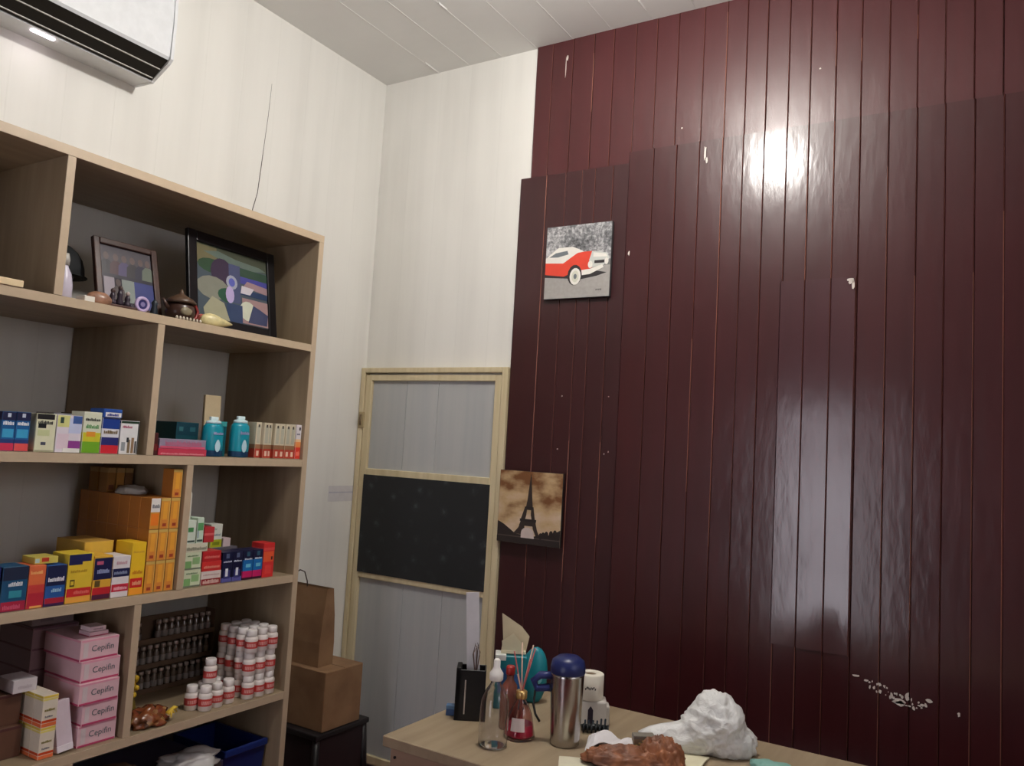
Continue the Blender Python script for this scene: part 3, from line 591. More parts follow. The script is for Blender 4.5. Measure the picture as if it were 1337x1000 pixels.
# rack of dark vials at the back, three tiers on card trays
g = 'small dark glass vials in trays at the back of the bottom shelf'
vial = thing('glass_vial', '', 'vial')
w = MB(); w.lathe([(.011, 0), (.012, .002), (.012, .045), (.007, .055), (.007, .062)], mat((112, 96, 84), .12, ior=1.5, coat=.8), n=14); w.build('vial_glass', vial)
w = MB(); w.lathe([(.009, .062), (.009, .074), (.008, .075)], mat((190, 172, 164), .35, 0), n=14); w.build('cap', vial)
w = MB(); w.lathe([(.0122, .012), (.0122, .034)], mat((150, 140, 134), .5), n=14, caps=False); w.build('label_band', vial)
fv = True
ORD = 'first second third fourth fifth sixth seventh eighth ninth tenth eleventh twelfth thirteenth fourteenth fifteenth sixteenth seventeenth eighteenth nineteenth twentieth'.split()
for j in range(3):
    w = MB(); z = S4+j*.092
    w.box(-.03, .03, -.285, .285, 0, .004, mat((116, 92, 72), .7))
    if j: 
        for yy in (-.283, .281): pass
    w.box(.028, .03, -.285, .285, .004, .018, mat((108, 86, 68), .7)); w.box(-.03, -.028, -.285, .285, .004, .0915, mat((108, 86, 68), .7))
    w.box(-.03, .03, -.285, -.283, .004, .0915, mat((108, 86, 68), .7)); w.box(-.03, .03, .283, .285, .004, .0915, mat((108, 86, 68), .7))
    tag(w.build('vial_tray', None, (.12, -1.255, z)), 'brown card tray of vials at the back, %s tier' % rows[j], 'tray')
    for k in range(20):
        if j == 2 and k in (5, 9, 10): continue
        x, y = .128, -1.255-.27+k*.0283
        o = vial if fv else copy_tree(vial); fv = False; o.location = (x, y, z+.004); tag(o, 'small dark glass vial in the %s tray, %s' % (rows[j], 'at the right end' if k == 19 else '%s from the right end' % ORD[19-k]), 'vial', g)
# candy packet, yellow bow and flower
def heap(name, label, cat, loc, fn, ma, sub=4, rz=0):
    w = MB(); w.blob(fn, ma, sub); return tag(w.build(name, None, loc, (0, 0, rz)), label, cat)
def f_candy(nt, b):
    v = nd(nt, 'ShaderNodeTexVoronoi', Scale=55.0); nt.links.new(coords(nt), v.inputs['Vector'])
    nt.links.new(ramp(nt, v.outputs['Color'], [(.2, (74, 44, 28)), (.45, (132, 76, 42)), (.7, (118, 56, 36)), (.9, (150, 116, 70))]), b.inputs['Base Color']); b.inputs['Roughness'].default_value = .25
M_CANDY = node_mat('candy_packet_wrap', f_candy)
cp = heap('sweets_packet', 'orange brown packet of sweets with yellow ribbon on the bottom shelf', 'packet', (.43, -1.452, S4), crumple(8, .055, .072, .036, .35, 2.4), M_CANDY)
w = MB()
for k in range(6):
    a = -.9+k*.42; w.tube([(.03, .055, .03), (.035+.012*math.cos(a), .07+.01*math.sin(a), .038+.008*math.sin(a*2)), (.03+.024*math.cos(a), .072+.022*math.sin(a), .032+.016*math.sin(a*3))], [.003, .006, .002], mat((226, 190, 60), .4), 6)
w.build('ribbon', cp)
fl = thing('artificial_flower', 'small yellow flower spray standing behind the divider, bottom shelf', 'flower', (.30, -1.40, S4))
fl.location = (.33, -1.445, S4)
w = MB(); w.lathe([(.018, 0), (.02, .03), (.012, .06), (.004, .07)], mat((120, 100, 40), .4), n=12); w.build('vase', fl)
w = MB()
for k in range(9):
    a = k*2.4; q = Vector((.014*math.cos(a), .014*math.sin(a), .075+k*.007)); w.blob(lambda n, q=q: q+n*.010*(1+.3*noise.noise(n*3+q*50)), mat((206, 168, 40), .5), 2)
w.build('petals', fl)

# upper shelf objects
w = MB(); w.bbox(-.05, .012, -.11, 0, 0, .020, mat((222, 200, 160), .5), .002)
o = w.build('wooden_block', None, (.492, -2.032, S1)); tag(o, 'pale wooden board lying at the left edge of the upper shelf', 'board')
sb = thing('spray_bottle', 'pale lilac bottle beside the divider on the upper shelf', 'bottle', (.40, -1.865, S1))
w = MB(); w.lathe([(.024, 0), (.028, .004), (.028, .05), (.022, .085), (.012, .105), (.011, .112)], mat((196, 188, 204), .3), n=20); w.build('bottle_body', sb)
w = MB(); w.lathe([(.013, .112), (.014, .13), (.010, .15)], mat((170, 166, 160), .35), n=16); w.build('cap', sb)
c = carton(-1.832, -1.798, S1, .020, .05, (232, 228, 218), [], xf=.47); tag(c, 'tiny white carton at the shelf edge by the shell', 'carton')
hat = thing('black_hat', 'black hat resting on a stand behind the lilac bottle', 'hat', (.19, -1.775, S1))
w = MB(); w.lathe([(.05, 0), (.05, .10), (.056, .12)], mat((92, 86, 92), .6), n=18); w.build('stand', hat)
w = MB(); w.blob(lambda n: Vector((n.x*.085, n.y*.085, .12+max(n.z, -.05)*.105)), mat((24, 26, 28), .8), 3); w.build('crown', hat)
w = MB(); w.lathe([(.060, .118), (.093, .112), (.094, .115), (.060, .124)], mat((20, 22, 24), .8), n=28); w.build('brim', hat)

def framed(name, label, loc, rz, lean, W, Hh, fw, frame_m, seed, arts, depth=.018):
    o = thing(name, label, 'picture frame', loc, rz); o.rotation_euler = (0, -lean, rz)
    w = MB(); w.bbox(-depth, 0, -W/2, -W/2+fw, 0, Hh, frame_m, .003); w.bbox(-depth, 0, W/2-fw, W/2, 0, Hh, frame_m, .003)
    w.bbox(-depth, 0, -W/2+fw, W/2-fw, 0, fw, frame_m, .003); w.bbox(-depth, 0, -W/2+fw, W/2-fw, Hh-fw, Hh, frame_m, .003); w.build('frame', o)
    w = MB(); w.box(-depth+.002, -.009, -W/2+fw*.7, W/2-fw*.7, fw*.7, Hh-fw*.7, arts[0])
    e = -.009
    for P, m_ in arts[1:]:
        e += .00012; w.poly([(e, -W/2+fw+u*(W-2*fw), fw+v*(Hh-2*fw)) for u, v in P], m_)
    w.build('picture', o)
    w = MB(); w.box(-depth-.004, -depth+.002, -W/2+.01, W/2-.01, .01, Hh-.01, mat((50, 40, 34), .8)); w.build('backing', o)
    return o
def rect(u0, u1, v0, v1): return [(u0, v0), (u1, v0), (u1, v1), (u0, v1)]
def ell(u, v, a, b, n=14): return [(u+a*math.cos(2*math.pi*k/n), v+b*math.sin(2*math.pi*k/n)) for k in range(n)]
def fig(u, v, s, c):   # head and shoulders silhouette
    return [(ell(u, v+.5*s, .16*s, .2*s), mat(c[0], .3)), ([(u-.42*s, v-.5*s), (u+.42*s, v-.5*s), (u+.36*s, v+.1*s), (u+.15*s, v+.3*s), (u-.15*s, v+.3*s), (u-.36*s, v+.1*s)], mat(c[1], .3))]
arts = [mat((58, 52, 62), .2)]
arts += [(rect(0, 1, .52, 1), mat((86, 82, 88), .2))]
for u, c in ((.12, (40, 36, 44)), (.3, (66, 40, 48)), (.46, (70, 60, 96)), (.62, (44, 40, 46)), (.78, (34, 32, 52)), (.92, (96, 104, 92))):
    arts += fig(u, .66, .32, ((92, 76, 74), c))
arts += [(rect(0, 1, .46, .52), mat((34, 30, 44), .3)), (rect(.04, .24, .10, .46), mat((140, 130, 140), .3)), (rect(.38, .62, .08, .46), mat((122, 130, 126), .3)), (rect(.62, 1, .0, .46), mat((44, 52, 112), .3))]
arts += fig(.31, .24, .3, ((70, 50, 48), (52, 34, 36)))
framed('picture_frame', 'small brown wooden frame holding dark group photos on the upper shelf', (.372, -1.608, S1+.0075), -.04, .30, .232, .262, .022, m_grain('dark_brown_wood', (48, 26, 20), (70, 38, 28), .35), 1, arts)
arts = [mat((74, 84, 92), .15)]
arts += [(rect(0, 1, .82, 1), mat((74, 79, 65), .2)), (rect(0, .28, .72, .98), mat((109, 104, 78), .2)), ([(.1, .9), (.3, .95), (.55, .9), (.9, .88), (1, .84), (.8, .8), (.4, .82)], mat((97, 111, 102), .2)),
         (ell(.22, .72, .2, .1), mat((53, 76, 57), .2)), (ell(.35, .66, .16, .2), mat((62, 52, 70), .2)), (ell(.22, .42, .22, .16), mat((125, 126, 114), .2)), (ell(.42, .36, .14, .1), mat((49, 82, 65), .2)),
         (rect(.44, .6, .28, .82), mat((74, 80, 110), .2)), (ell(.48, .56, .08, .1), mat((152, 155, 169), .2)), (ell(.48, .56, .045, .06), mat((90, 96, 170), .2)), (ell(.45, .38, .06, .12), mat((176, 160, 200), .2)),
         (rect(.6, 1, .66, .8), mat((52, 74, 60), .2)), (rect(.6, 1, .58, .68), mat((70, 70, 140), .2)), ([(.64, .54), (1, .5), (1, .6), (.7, .63)], mat((149, 123, 127), .2)), (rect(.6, 1, .42, .5), mat((44, 60, 90), .2)), ([(.6, .44), (.74, .44), (.8, .54), (.62, .55)], mat((196, 190, 196), .2)),
         (rect(.62, 1, .02, .38), mat((151, 123, 123), .2)), (ell(.7, .2, .12, .14), mat((196, 200, 180), .2)), ([(.7, .04), (.98, .04), (1, .2), (.88, .26), (.78, .3)], mat((60, 66, 96), .2)), (rect(.4, .62, .0, .26), mat((56, 70, 100), .2)), ([(.1, .0), (.44, .0), (.36, .24), (.2, .3), (.08, .12)], mat((154, 152, 128), .2))]
framed('picture_frame', 'large black frame with a colourful photo collage at the right of the upper shelf', (.400, -1.192, S1+.005), .05, .16, .430, .362, .040, mat((14, 13, 16), .3), 2, arts)
# ornaments
sh = heap('sea_shell', 'brown and cream sea shell in front of the wooden frame', 'shell', (.452, -1.765, S1), lambda n: Vector((n.x*.026, n.y*.04*(1-.3*n.y), max(0, max(-.6, n.z)*.026*(1-.45*n.y)+.016+.0015*math.sin(n.y*30)))), mat((150, 110, 88), .3, var=.5, scale=60), 3)
w = MB(); w.bbox(-.02, .02, -.05, .05, 0, .012, mat((66, 36, 28), .4), .004); carv = thing('carved_figures', 'small dark carved figures on a reddish base before the wooden frame', 'figurine', (.45, -1.70, S1))
w.build('base', carv)
for k, (y, hh) in enumerate(((-.03, .05), (-.005, .062), (.022, .048))):
    w = MB(); w.lathe([(.012, .012), (.013, .02), (.007, hh*.6), (.009, hh*.75), (.004, hh+.004)], mat((50, 40, 52), .35), (0, y, 0), n=12)
    w.lathe([(.001, hh-.003), (.007, hh+.003), (.007, hh+.010), (.001, hh+.015)], mat((176, 160, 156) if k == 2 else (80, 62, 60), .4), (0, y, 0), n=12); w.build('figure', carv)
ev = thing('round_amulet', 'round violet ringed disc standing on its edge at the shelf front', 'ornament', (.462, -1.632, S1))
w = MB(); pr = []
for k in range(12): a = 2*math.pi*k/12; pr.append((.021+.006*math.cos(a), .006*math.sin(a)))
w.lathe(pr+[pr[0]], mat((186, 166, 204), .3), n=26, caps=False); w.xf(Matrix.Translation((0, 0, .028)) @ Matrix.Rotation(math.pi/2, 4, 'Y')); w.build('ring', ev)
w = MB(); w.lathe([(.019, -.003), (.019, .003)], mat((52, 50, 100), .3), n=24); w.lathe([(.008, .003), (.008, .0045)], mat((140, 130, 170), .3), n=16); w.xf(Matrix.Translation((0, 0, .028)) @ Matrix.Rotation(math.pi/2, 4, 'Y')); w.build('centre', ev)
w = MB(); w.lathe([(.012, 0), (.014, .006), (.008, .035), (.011, .045), (.002, .058)], mat((40, 48, 56), .35), n=12); tag(w.build('small_figurine', None, (.44, -1.572, S1)), 'tiny dark figurine right of the violet disc', 'figurine')
tp = thing('teapot', 'brown teapot ornament with pointed lid and red handle on the upper shelf', 'teapot', (.435, -1.468, S1))
w = MB(); w.lathe([(.034, 0), (.044, .008), (.050, .03), (.046, .052), (.038, .062)], mat((62, 40, 32), .3), n=24); w.build('pot_body', tp)
w = MB(); w.lathe([(.050, .062), (.052, .068), (.040, .080), (.020, .090), (.008, .098), (.007, .106), (.002, .114)], mat((84, 64, 50), .35), n=24); w.build('lid', tp)
w = MB(); w.tube([(.0, .036, .068), (0, .060, .064), (0, .072, .046), (0, .066, .022), (0, .046, .012)], .006, mat((130, 40, 36), .35)); w.build('handle', tp)
w = MB(); w.tube([(0, -.034, .03), (0, -.058, .05), (0, -.072, .070)], [.009, .007, .005], mat((62, 40, 32), .3)); w.build('spout', tp)
w = MB(); w.blob(lambda n: Vector((.043+n.x*.009, -.006+n.y*.024, .032+n.z*.016)), mat((134, 124, 100), .4), 2); w.build('painted_panel', tp)
for k in range(7): pass
w = MB()
for k in range(8):
    y = -.05+k*.0135; w.lathe([(.004, 0), (.0045, .006), (.002, .011)], mat((206, 196, 178), .4), (.0, y, 0), n=8)
tag(w.build('shell_string', None, (.49, -1.468, S1)), 'string of tiny cream shells along the shelf edge before the teapot', 'ornament')
heap('conch_shell', 'pale yellow pointed shell lying before the large black frame', 'shell', (.47, -1.34, S1), lambda n: Vector((n.x*.022+n.y*.01, n.y*.062, max(0, max(-.7, n.z)*.024*(1-.75*n.y)*(1+.05*math.sin(n.y*40))+.0165))), mat((206, 192, 140), .4, var=.3, scale=50), 3)
w = MB(); w.lathe([(.014, 0), (.018, .01), (.015, .03), (.008, .042)], mat((160, 84, 74), .35), n=14); tag(w.build('small_red_jar', None, (.452, -1.392+.003, S1)), 'small reddish jar between teapot and pale shell', 'jar')
bpy.data.objects['small_red_jar'].location = (.43, -1.375, S1)

# floor compartment
bn = thing('storage_bin', 'dark blue plastic bin in the bottom compartment of the shelving', 'bin', (.28, -1.005, 0))
w = MB(); z1 = .42
w.add([(-.12, -.08, 0), (.12, -.08, 0), (.12, .08, 0), (-.12, .08, 0), (-.15, -.10, z1), (.15, -.10, z1), (.15, .10, z1), (-.15, .10, z1), (-.142, -.092, z1), (.142, -.092, z1), (.142, .092, z1), (-.142, .092, z1), (-.115, -.075, .01), (.115, -.075, .01), (.115, .075, .01), (-.115, .075, .01)],
      [(0, 3, 2, 1), (0, 1, 5, 4), (1, 2, 6, 5), (2, 3, 7, 6), (3, 0, 4, 7), (4, 5, 9, 8), (5, 6, 10, 9), (6, 7, 11, 10), (7, 4, 8, 11), (8, 9, 13, 12), (9, 10, 14, 13), (10, 11, 15, 14), (11, 8, 12, 15), (12, 13, 14, 15)], mat((20, 36, 96), .4))
w.build('bin_body', bn)
w = MB(); w.bbox(.148, .162, -.10, .10, z1-.02, z1+.004, mat((24, 44, 110), .4), .004); w.build('rim', bn)
ck = carton(-1.60, -1.115, 0, .40, .36, (60, 56, 84), [(.7, 1, 0, 1, (74, 66, 60))], xf=.44, name='cardboard_box'); tag(ck, 'dark carton under the bottom shelf board beside the blue bin', 'box')
w = MB(); w.blob(crumple(5, .07, .10, .03, .5, 1.8), mat((206, 202, 200), .5), 4); tag(w.build('paper_bag', None, (.385, -1.221, .4006), (0, 0, -.3)), 'crumpled white paper bag lying on the dark carton under the shelf', 'bag')
w = MB(); w.blob(crumple(15, .07, .075, .04, .4, 1.8), mat((120, 96, 72), .7), 4); tag(w.build('brown_cloth', None, (.34, -1.50, .4006), (0, 0, .2)), 'folded brown cloth lying left of the white paper bag', 'cloth')

# ------------------------------------------------------------------ bin, carton and paper bag beside the shelving
KR = (150, 112, 78)
def f_kraft(nt, b):
    n = nd(nt, 'ShaderNodeTexNoise', Scale=9.0, Detail=4.0); nt.links.new(coords(nt), n.inputs['Vector'])
    nt.links.new(ramp(nt, n.outputs['Fac'], [(.3, (124, 92, 64)), (.7, (148, 114, 82))]), b.inputs['Base Color']); b.inputs['Roughness'].default_value = .75
M_KRAFT = node_mat('kraft_cardboard', f_kraft)
sb_ = thing('black_stool', 'black stool standing under the cardboard box in the corner', 'stool', (.23, -.42, 0))
w = MB(); w.bbox(-.17, .17, -.17, .17, .31, .335, mat((26, 22, 24), .5), .006); w.build('seat', sb_)
for sx in (-1, 1):
    for sy in (-1, 1):
        w = MB(); w.tube([(sx*.15, sy*.15, .312), (sx*.165, sy*.165, 0)], .016, mat((24, 20, 22), .5), 8); w.build('leg', sb_)
w = MB(); w.bbox(-.155, .155, .14, .16, .02, .31, mat((36, 20, 24), .6), .004); w.bbox(-.155, .155, -.16, -.14, .02, .31, mat((36, 20, 24), .6), .004); w.bbox(-.16, -.14, -.14, .14, .02, .31, mat((36, 20, 24), .6), .004); w.bbox(.14, .16, -.14, .14, .02, .31, mat((36, 20, 24), .6), .004); w.build('skirt', sb_)
cb = thing('cardboard_box', 'brown cardboard box on the stool between shelving and door', 'box', (.20, -.43, .3355))
w = MB(); w.bbox(-.19, .19, -.12, .12, 0, .255, M_KRAFT, .003, 1); w.build('box_body', cb)
w = MB(); w.box(-.189, .189, -.002, .002, .255, .2565, mat((120, 88, 60), .6)); w.build('lid_seam', cb)
kb = thing('paper_bag', 'upright brown paper carrier bag standing on the cardboard box', 'bag', (.13, -.475, .5925))
w = MB(); bw, bd, bh = .18, .045, .34
pts = []
for z, dd, ww in ((0, 1, 1), (.1, 1.02, 1.0), (.22, .8, 1.01), (bh, .45, 1.0)):
    pts += [(-bw*ww, -bd*dd, z), (bw*ww, -bd*dd, z), (bw*ww*.985, 0, z), (bw*ww, bd*dd, z), (-bw*ww, bd*dd, z), (-bw*ww*.985, 0, z)]
fs = [(5, 4, 3, 2, 1, 0)]
for i in range(3):
    for j in range(6): a = i*6+j; b = i*6+(j+1) % 6; fs.append((a, b, b+6, a+6))
w.add(pts, fs, M_KRAFT); w.build('bag_body', kb)
w = MB(); w.tube([(.055, -.018, .32), (.05, -.02, .36), (.03, -.02, .40), (.0, -.02, .405), (-.03, -.02, .385), (-.05, -.018, .32)], .0028, mat((60, 44, 34), .7)); w.build('handle', kb)

# ------------------------------------------------------------------ pictures on the burgundy wall
def hex2(u, v): return (u, v)
def wallpic(name, label, x0, x1, z0, z1, ysurf, th, base, arts, side):
    W = x1-x0; Hh = z1-z0; o = thing(name, label, 'picture', ((x0+x1)/2, ysurf, z0))
    w = MB(); w.bbox(-W/2, W/2, -th, 0, 0, Hh, side, .0015, 1); w.build('canvas', o)
    w = MB(); w.box(-W/2+.001, W/2-.001, -th-.0004, -th, .001, Hh-.001, base); e = -th-.0004
    for P, m_ in arts:
        e -= .00012
        P = [(min(max(u, .004), .996), min(max(v, .004), .996)) for u, v in P]
        w.poly([(-W/2+u*W, e, v*Hh) for u, v in P], m_)
    w.build('printed_image', o); return o
def f_foliage(nt, b):
    n = nd(nt, 'ShaderNodeTexNoise', Scale=55.0, Detail=5.0, Roughness=.7); nt.links.new(coords(nt), n.inputs['Vector'])
    g_ = nd(nt, 'ShaderNodeTexNoise', Scale=6.0, Detail=1.0); nt.links.new(coords(nt), g_.inputs['Vector'])
    ma = nt.nodes.new('ShaderNodeMath'); ma.operation = 'MULTIPLY_ADD'; ma.inputs[1].default_value = .5; nt.links.new(g_.outputs['Fac'], ma.inputs[0]); nt.links.new(n.outputs['Fac'], ma.inputs[2])
    nt.links.new(ramp(nt, ma.outputs[0], [(.55, (52, 54, 56)), (.74, (120, 120, 122)), (.95, (206, 204, 204))]), b.inputs['Base Color']); b.inputs['Roughness'].default_value = .5
M_FOL = node_mat('grey_foliage_print', f_foliage)
RC = mat((214, 70, 52), .4); WC = mat((226, 222, 214), .4); RO = mat((158, 154, 150), .5, var=.1, scale=60); DKc = mat((48, 44, 46), .5); GL_ = mat((110, 116, 120), .4); CH = mat((196, 198, 192), .35)
A = [(rect(0, 1, 0, .42), RO), ([(0, .5), (1, .5), (1, .42), (0, .42)], mat((110, 110, 110), .5)),
     ([(0, .3), (.35, .27), (.5, .24), (.8, .28), (.95, .32), (.8, .35), (0, .34)], DKc),
     ([(0, .34), (0, .54), (.28, .5), (.5, .62), (.75, .62), (.78, .42), (.6, .34), (.36, .32), (.3, .3), (.0, .34)], RC),
     ([(0, .5), (.28, .48), (.48, .60), (.58, .64), (.4, .67), (0, .57)], WC),
     ([(0, .56), (.08, .62), (.2, .7), (.42, .7), (.52, .66), (.6, .62), (.4, .6), (.25, .55), (0, .54)], WC), ([(.06, .575), (.16, .63), (.34, .65), (.36, .6), (.2, .57)], GL_),
     ([(.72, .62), (.95, .58), (.98, .5), (.9, .42), (.72, .4), (.68, .5)], CH), ([(.74, .60), (.93, .57), (.95, .53), (.74, .54)], WC), (rect(.76, .92, .45, .49), DKc), (ell(.70, .44, .035, .05), WC), (ell(.94, .47, .03, .045), WC),
     ([(.56, .30), (.7, .31), (.9, .39), (.88, .43), (.7, .38), (.56, .37)], WC), (ell(.47, .31, .11, .14), DKc), (ell(.48, .29, .085, .115), WC), (ell(.48, .29, .055, .08), mat((206, 206, 190), .4)), (ell(.48, .29, .025, .035), GL_)]
for k in range(5): A.append((rect(.8+k*.018, .81+k*.018, .085+.006*(k % 2), .105), DKc))
wallpic('wall_picture', 'square canvas print of a red and white vintage car on burgundy wall', 1.088, 1.418, 2.303, 2.642, -.026, .018, M_FOL, A, mat((60, 58, 60), .5))
bpy.data.objects['wall_picture'].location.y = -.0265
def f_sky(nt, b):
    n = nd(nt, 'ShaderNodeTexNoise', Scale=7.0, Detail=4.0); nt.links.new(coords(nt, (1, 1, 1.8)), n.inputs['Vector'])
    sep = nt.nodes.new('ShaderNodeSeparateXYZ'); nt.links.new(coords(nt), sep.inputs[0])
    ma = nt.nodes.new('ShaderNodeMath'); ma.operation = 'MULTIPLY_ADD'; ma.inputs[1].default_value = .9; nt.links.new(sep.outputs[2], ma.inputs[0]); nt.links.new(n.outputs['Fac'], ma.inputs[2])
    nt.links.new(ramp(nt, ma.outputs[0], [(.5, (208, 184, 160)), (.68, (190, 160, 120)), (.82, (120, 78, 44))]), b.inputs['Base Color']); b.inputs['Roughness'].default_value = .5
M_SEP = node_mat('sepia_sky_print', f_sky)
DK = mat((44, 36, 34), .5); TW = mat((56, 46, 42), .5)
A = [([(0, 0), (1, 0), (1, .24), (.93, .2), (.85, .18), (.8, .14), (.7, .15), (.6, .12), (.3, .13), (.22, .18), (.1, .25), (0, .29)], DK), (rect(0, 1, .02, .1), mat((82, 70, 66), .5)), (rect(0, 1, 0, .035), mat((30, 24, 24), .5)),
     ([(.26, .13), (.34, .22), (.38, .30), (.43, .30), (.44, .22), (.40, .13)], TW), ([(.62, .12), (.57, .22), (.56, .30), (.61, .30), (.64, .2), (.68, .12)], TW),
     ([(.35, .25), (.62, .25), (.61, .33), (.38, .33)], TW), ([(.37, .33), (.43, .50), (.47, .50), (.46, .40), (.44, .33)], TW), ([(.60, .33), (.57, .50), (.53, .50), (.53, .4), (.55, .33)], TW), (rect(.36, .62, .31, .345), DK),
     ([(.44, .47), (.56, .47), (.545, .60), (.52, .85), (.515, .93), (.50, .93), (.49, .85), (.465, .60)], TW), (rect(.43, .57, .49, .515), DK), (rect(.5, .51, .9, .96), DK),
     (ell(.49, .155, .1, .075), mat((206, 190, 184), .5)), ([(.39, .08), (.6, .08), (.59, .15), (.39, .15)], mat((206, 190, 184), .5)), (rect(.0, 1, .0, .085), DK)]
for k, u in enumerate((.70, .74, .79, .86, .92)): A.append((ell(u, .13+.015*k, .03, .045), DK))
wallpic('wall_picture', 'square sepia print of a lattice iron tower beside the door', .918, 1.246, 1.186, 1.512, -.0435, .016, M_SEP, A, mat((40, 34, 32), .5))

# ------------------------------------------------------------------ desk
TZ = .7806
dk = thing('desk', 'beige melamine desk in the foreground holding bottles and papers', 'desk')
w = MB(); w.bbox(1.41, 3.30, -1.395, -.70, TZ-.03, TZ-.0006, M_MEL, .002, 1); w.build('desk_top', dk)
w = MB(); w.bbox(1.425, 3.285, -1.375, -1.355, .12, TZ-.03, m_grain('desk_front_melamine', (150, 124, 104), (168, 142, 120), .45, axis=0), .002, 1); w.lathe([(.004, 0), (.004, .003)], M_BLACK, (0, 0, 0), n=10)
st = len(w.v)-20
for i in range(st, len(w.v)):
    x, y, z = w.v[i]; w.v[i] = (1.443+x, -1.3752-z, .722+y)
w.build('front_panel', dk)
w = MB(); w.bbox(1.425, 1.450, -1.355, -.715, 0, TZ-.03, M_MELV, .002, 1); w.build('side_panel', dk)
w = MB(); w.bbox(3.26, 3.285, -1.355, -.715, 0, TZ-.03, M_MELV, .002, 1); w.build('side_panel', dk)

def glass(name, rgb, rough=.02, ior=1.3):
    m = bpy.data.materials.new(name); m.use_nodes = True; b = m.node_tree.nodes['Principled BSDF']
    b.inputs['Base Color'].default_value = (*lin(rgb), 1); b.inputs['Roughness'].default_value = rough; b.inputs['Transmission Weight'].default_value = 1; b.inputs['IOR'].default_value = ior; return m
G_CLEAR = glass('clear_plastic', (244, 244, 246), .05, 1.35); G_PINK = glass('pink_glass', (236, 206, 206), .03, 1.4)
pbt = thing('pump_bottle', 'clear plastic bottle with white nozzle at the front of the desk', 'bottle', (1.693, -1.262, TZ))
w = MB(); o_ = [(.034, .001), (.040, .006), (.041, .02), (.041, .105), (.038, .128), (.028, .150), (.016, .168), (.013, .176), (.013, .186)]
inn = [(r_-.0015, z) for r_, z in o_[::-1]]; inn[-1] = (.033, .0035)
w.lathe(o_+inn, G_CLEAR, n=32, caps=False); w.add([(.034*math.cos(a), .034*math.sin(a), .001) for a in [2*math.pi*k/32 for k in range(32)]], [list(range(32))], G_CLEAR); w.add([(.033*math.cos(a), .033*math.sin(a), .0035) for a in [2*math.pi*k/32 for k in range(32)]], [list(range(32))[::-1]], G_CLEAR)
w.build('bottle_body', pbt)
w = MB(); w.lathe([(.017, .178), (.0195, .182), (.0195, .198), (.012, .208), (.0095, .214), (.0095, .232), (.006, .237)], mat((236, 232, 226), .35), n=20); w.build('nozzle', pbt)
dif = thing('reed_diffuser', 'reed diffuser bottle with pink liquid and gold neck on the desk', 'diffuser', (1.716, -1.154, TZ))
dif.scale = (1.12, 1.12, 1.12)
w = MB(); o_ = [(.036, .001), (.040, .004), (.039, .012), (.030, .060), (.018, .085), (.0115, .095), (.011, .108)]; inn = [(r_-.002, z) for r_, z in o_[::-1]]; inn[-1] = (.034, .004)
w.lathe(o_+inn, G_PINK, n=28, caps=False); w.add([(.036*math.cos(a), .036*math.sin(a), .001) for a in [2*math.pi*k/28 for k in range(28)]], [list(range(28))], G_PINK); w.build('glass_bottle', dif)
w = MB(); w.lathe([(.033, .0055), (.0365, .012), (.0322, .036)], mat((224, 60, 110), .15, coat=.5, var=0), n=28); w.build('liquid', dif)['label'] = 'magenta pink liquid'
w = MB(); w.lathe([(.0135, .098), (.0145, .100), (.0145, .116), (.012, .118)], mat((206, 170, 110), .3, .7), n=20); w.build('neck_ring', dif)
w = MB(); w.add([(.0395*math.cos(a)*s_, .0395*math.sin(a)*s_, z) for z, s_ in ((.024, .93), (.056, .83)) for a in [-1.75+.13*k for k in range(9)]], [(k, k+1, k+10, k+9) for k in range(8)], mat((214, 196, 196), .5)); w.build('bottle_label', dif)
for k, (dx, dy, hh) in enumerate(((-.022, -.012, .215), (-.012, .010, .235), (.026, .014, .225), (.014, .024, .23), (.020, .002, .20), (-.006, -.016, .16))):
    w = MB(); w.tube([(-dx*.25, -dy*.25, .02), (0, 0, .11), (dx, dy, hh)], .0019, mat((206, 170, 150) if k % 2 else (176, 90, 90), .5), 6); w.build('reed', dif)
tm = thing('tumbler', 'brushed steel tumbler with navy blue lid on the desk', 'tumbler', (1.842, -1.115, TZ))
MS = mat((176, 172, 168), .22, 1.0, name='brushed_steel')
w = MB(); w.lathe([(.038, 0), (.0415, .003), (.0425, .02), (.0475, .19), (.048, .196), (.0455, .198)], MS, n=40); w.build('steel_body', tm)
w = MB(); w.lathe([(.0485, .197), (.050, .200), (.050, .214), (.046, .232), (.030, .244), (.008, .247)], mat((30, 40, 92), .35), n=32); w.build('lid', tm)
w = MB(); w.tube([(-.038, -.014, .185), (-.075, -.025, .182), (-.092, -.032, .165), (-.082, -.03, .145), (-.045, -.018, .152)], .011, mat((32, 42, 100), .4), 10); w.build('carry_loop', tm)
w = MB(); w.tube([(-.084, -.035, .140), (-.086, -.038, .10), (-.078, -.038, .075), (-.064, -.036, .056)], .0035, M_BLACK, 8); w.build('strap', tm)
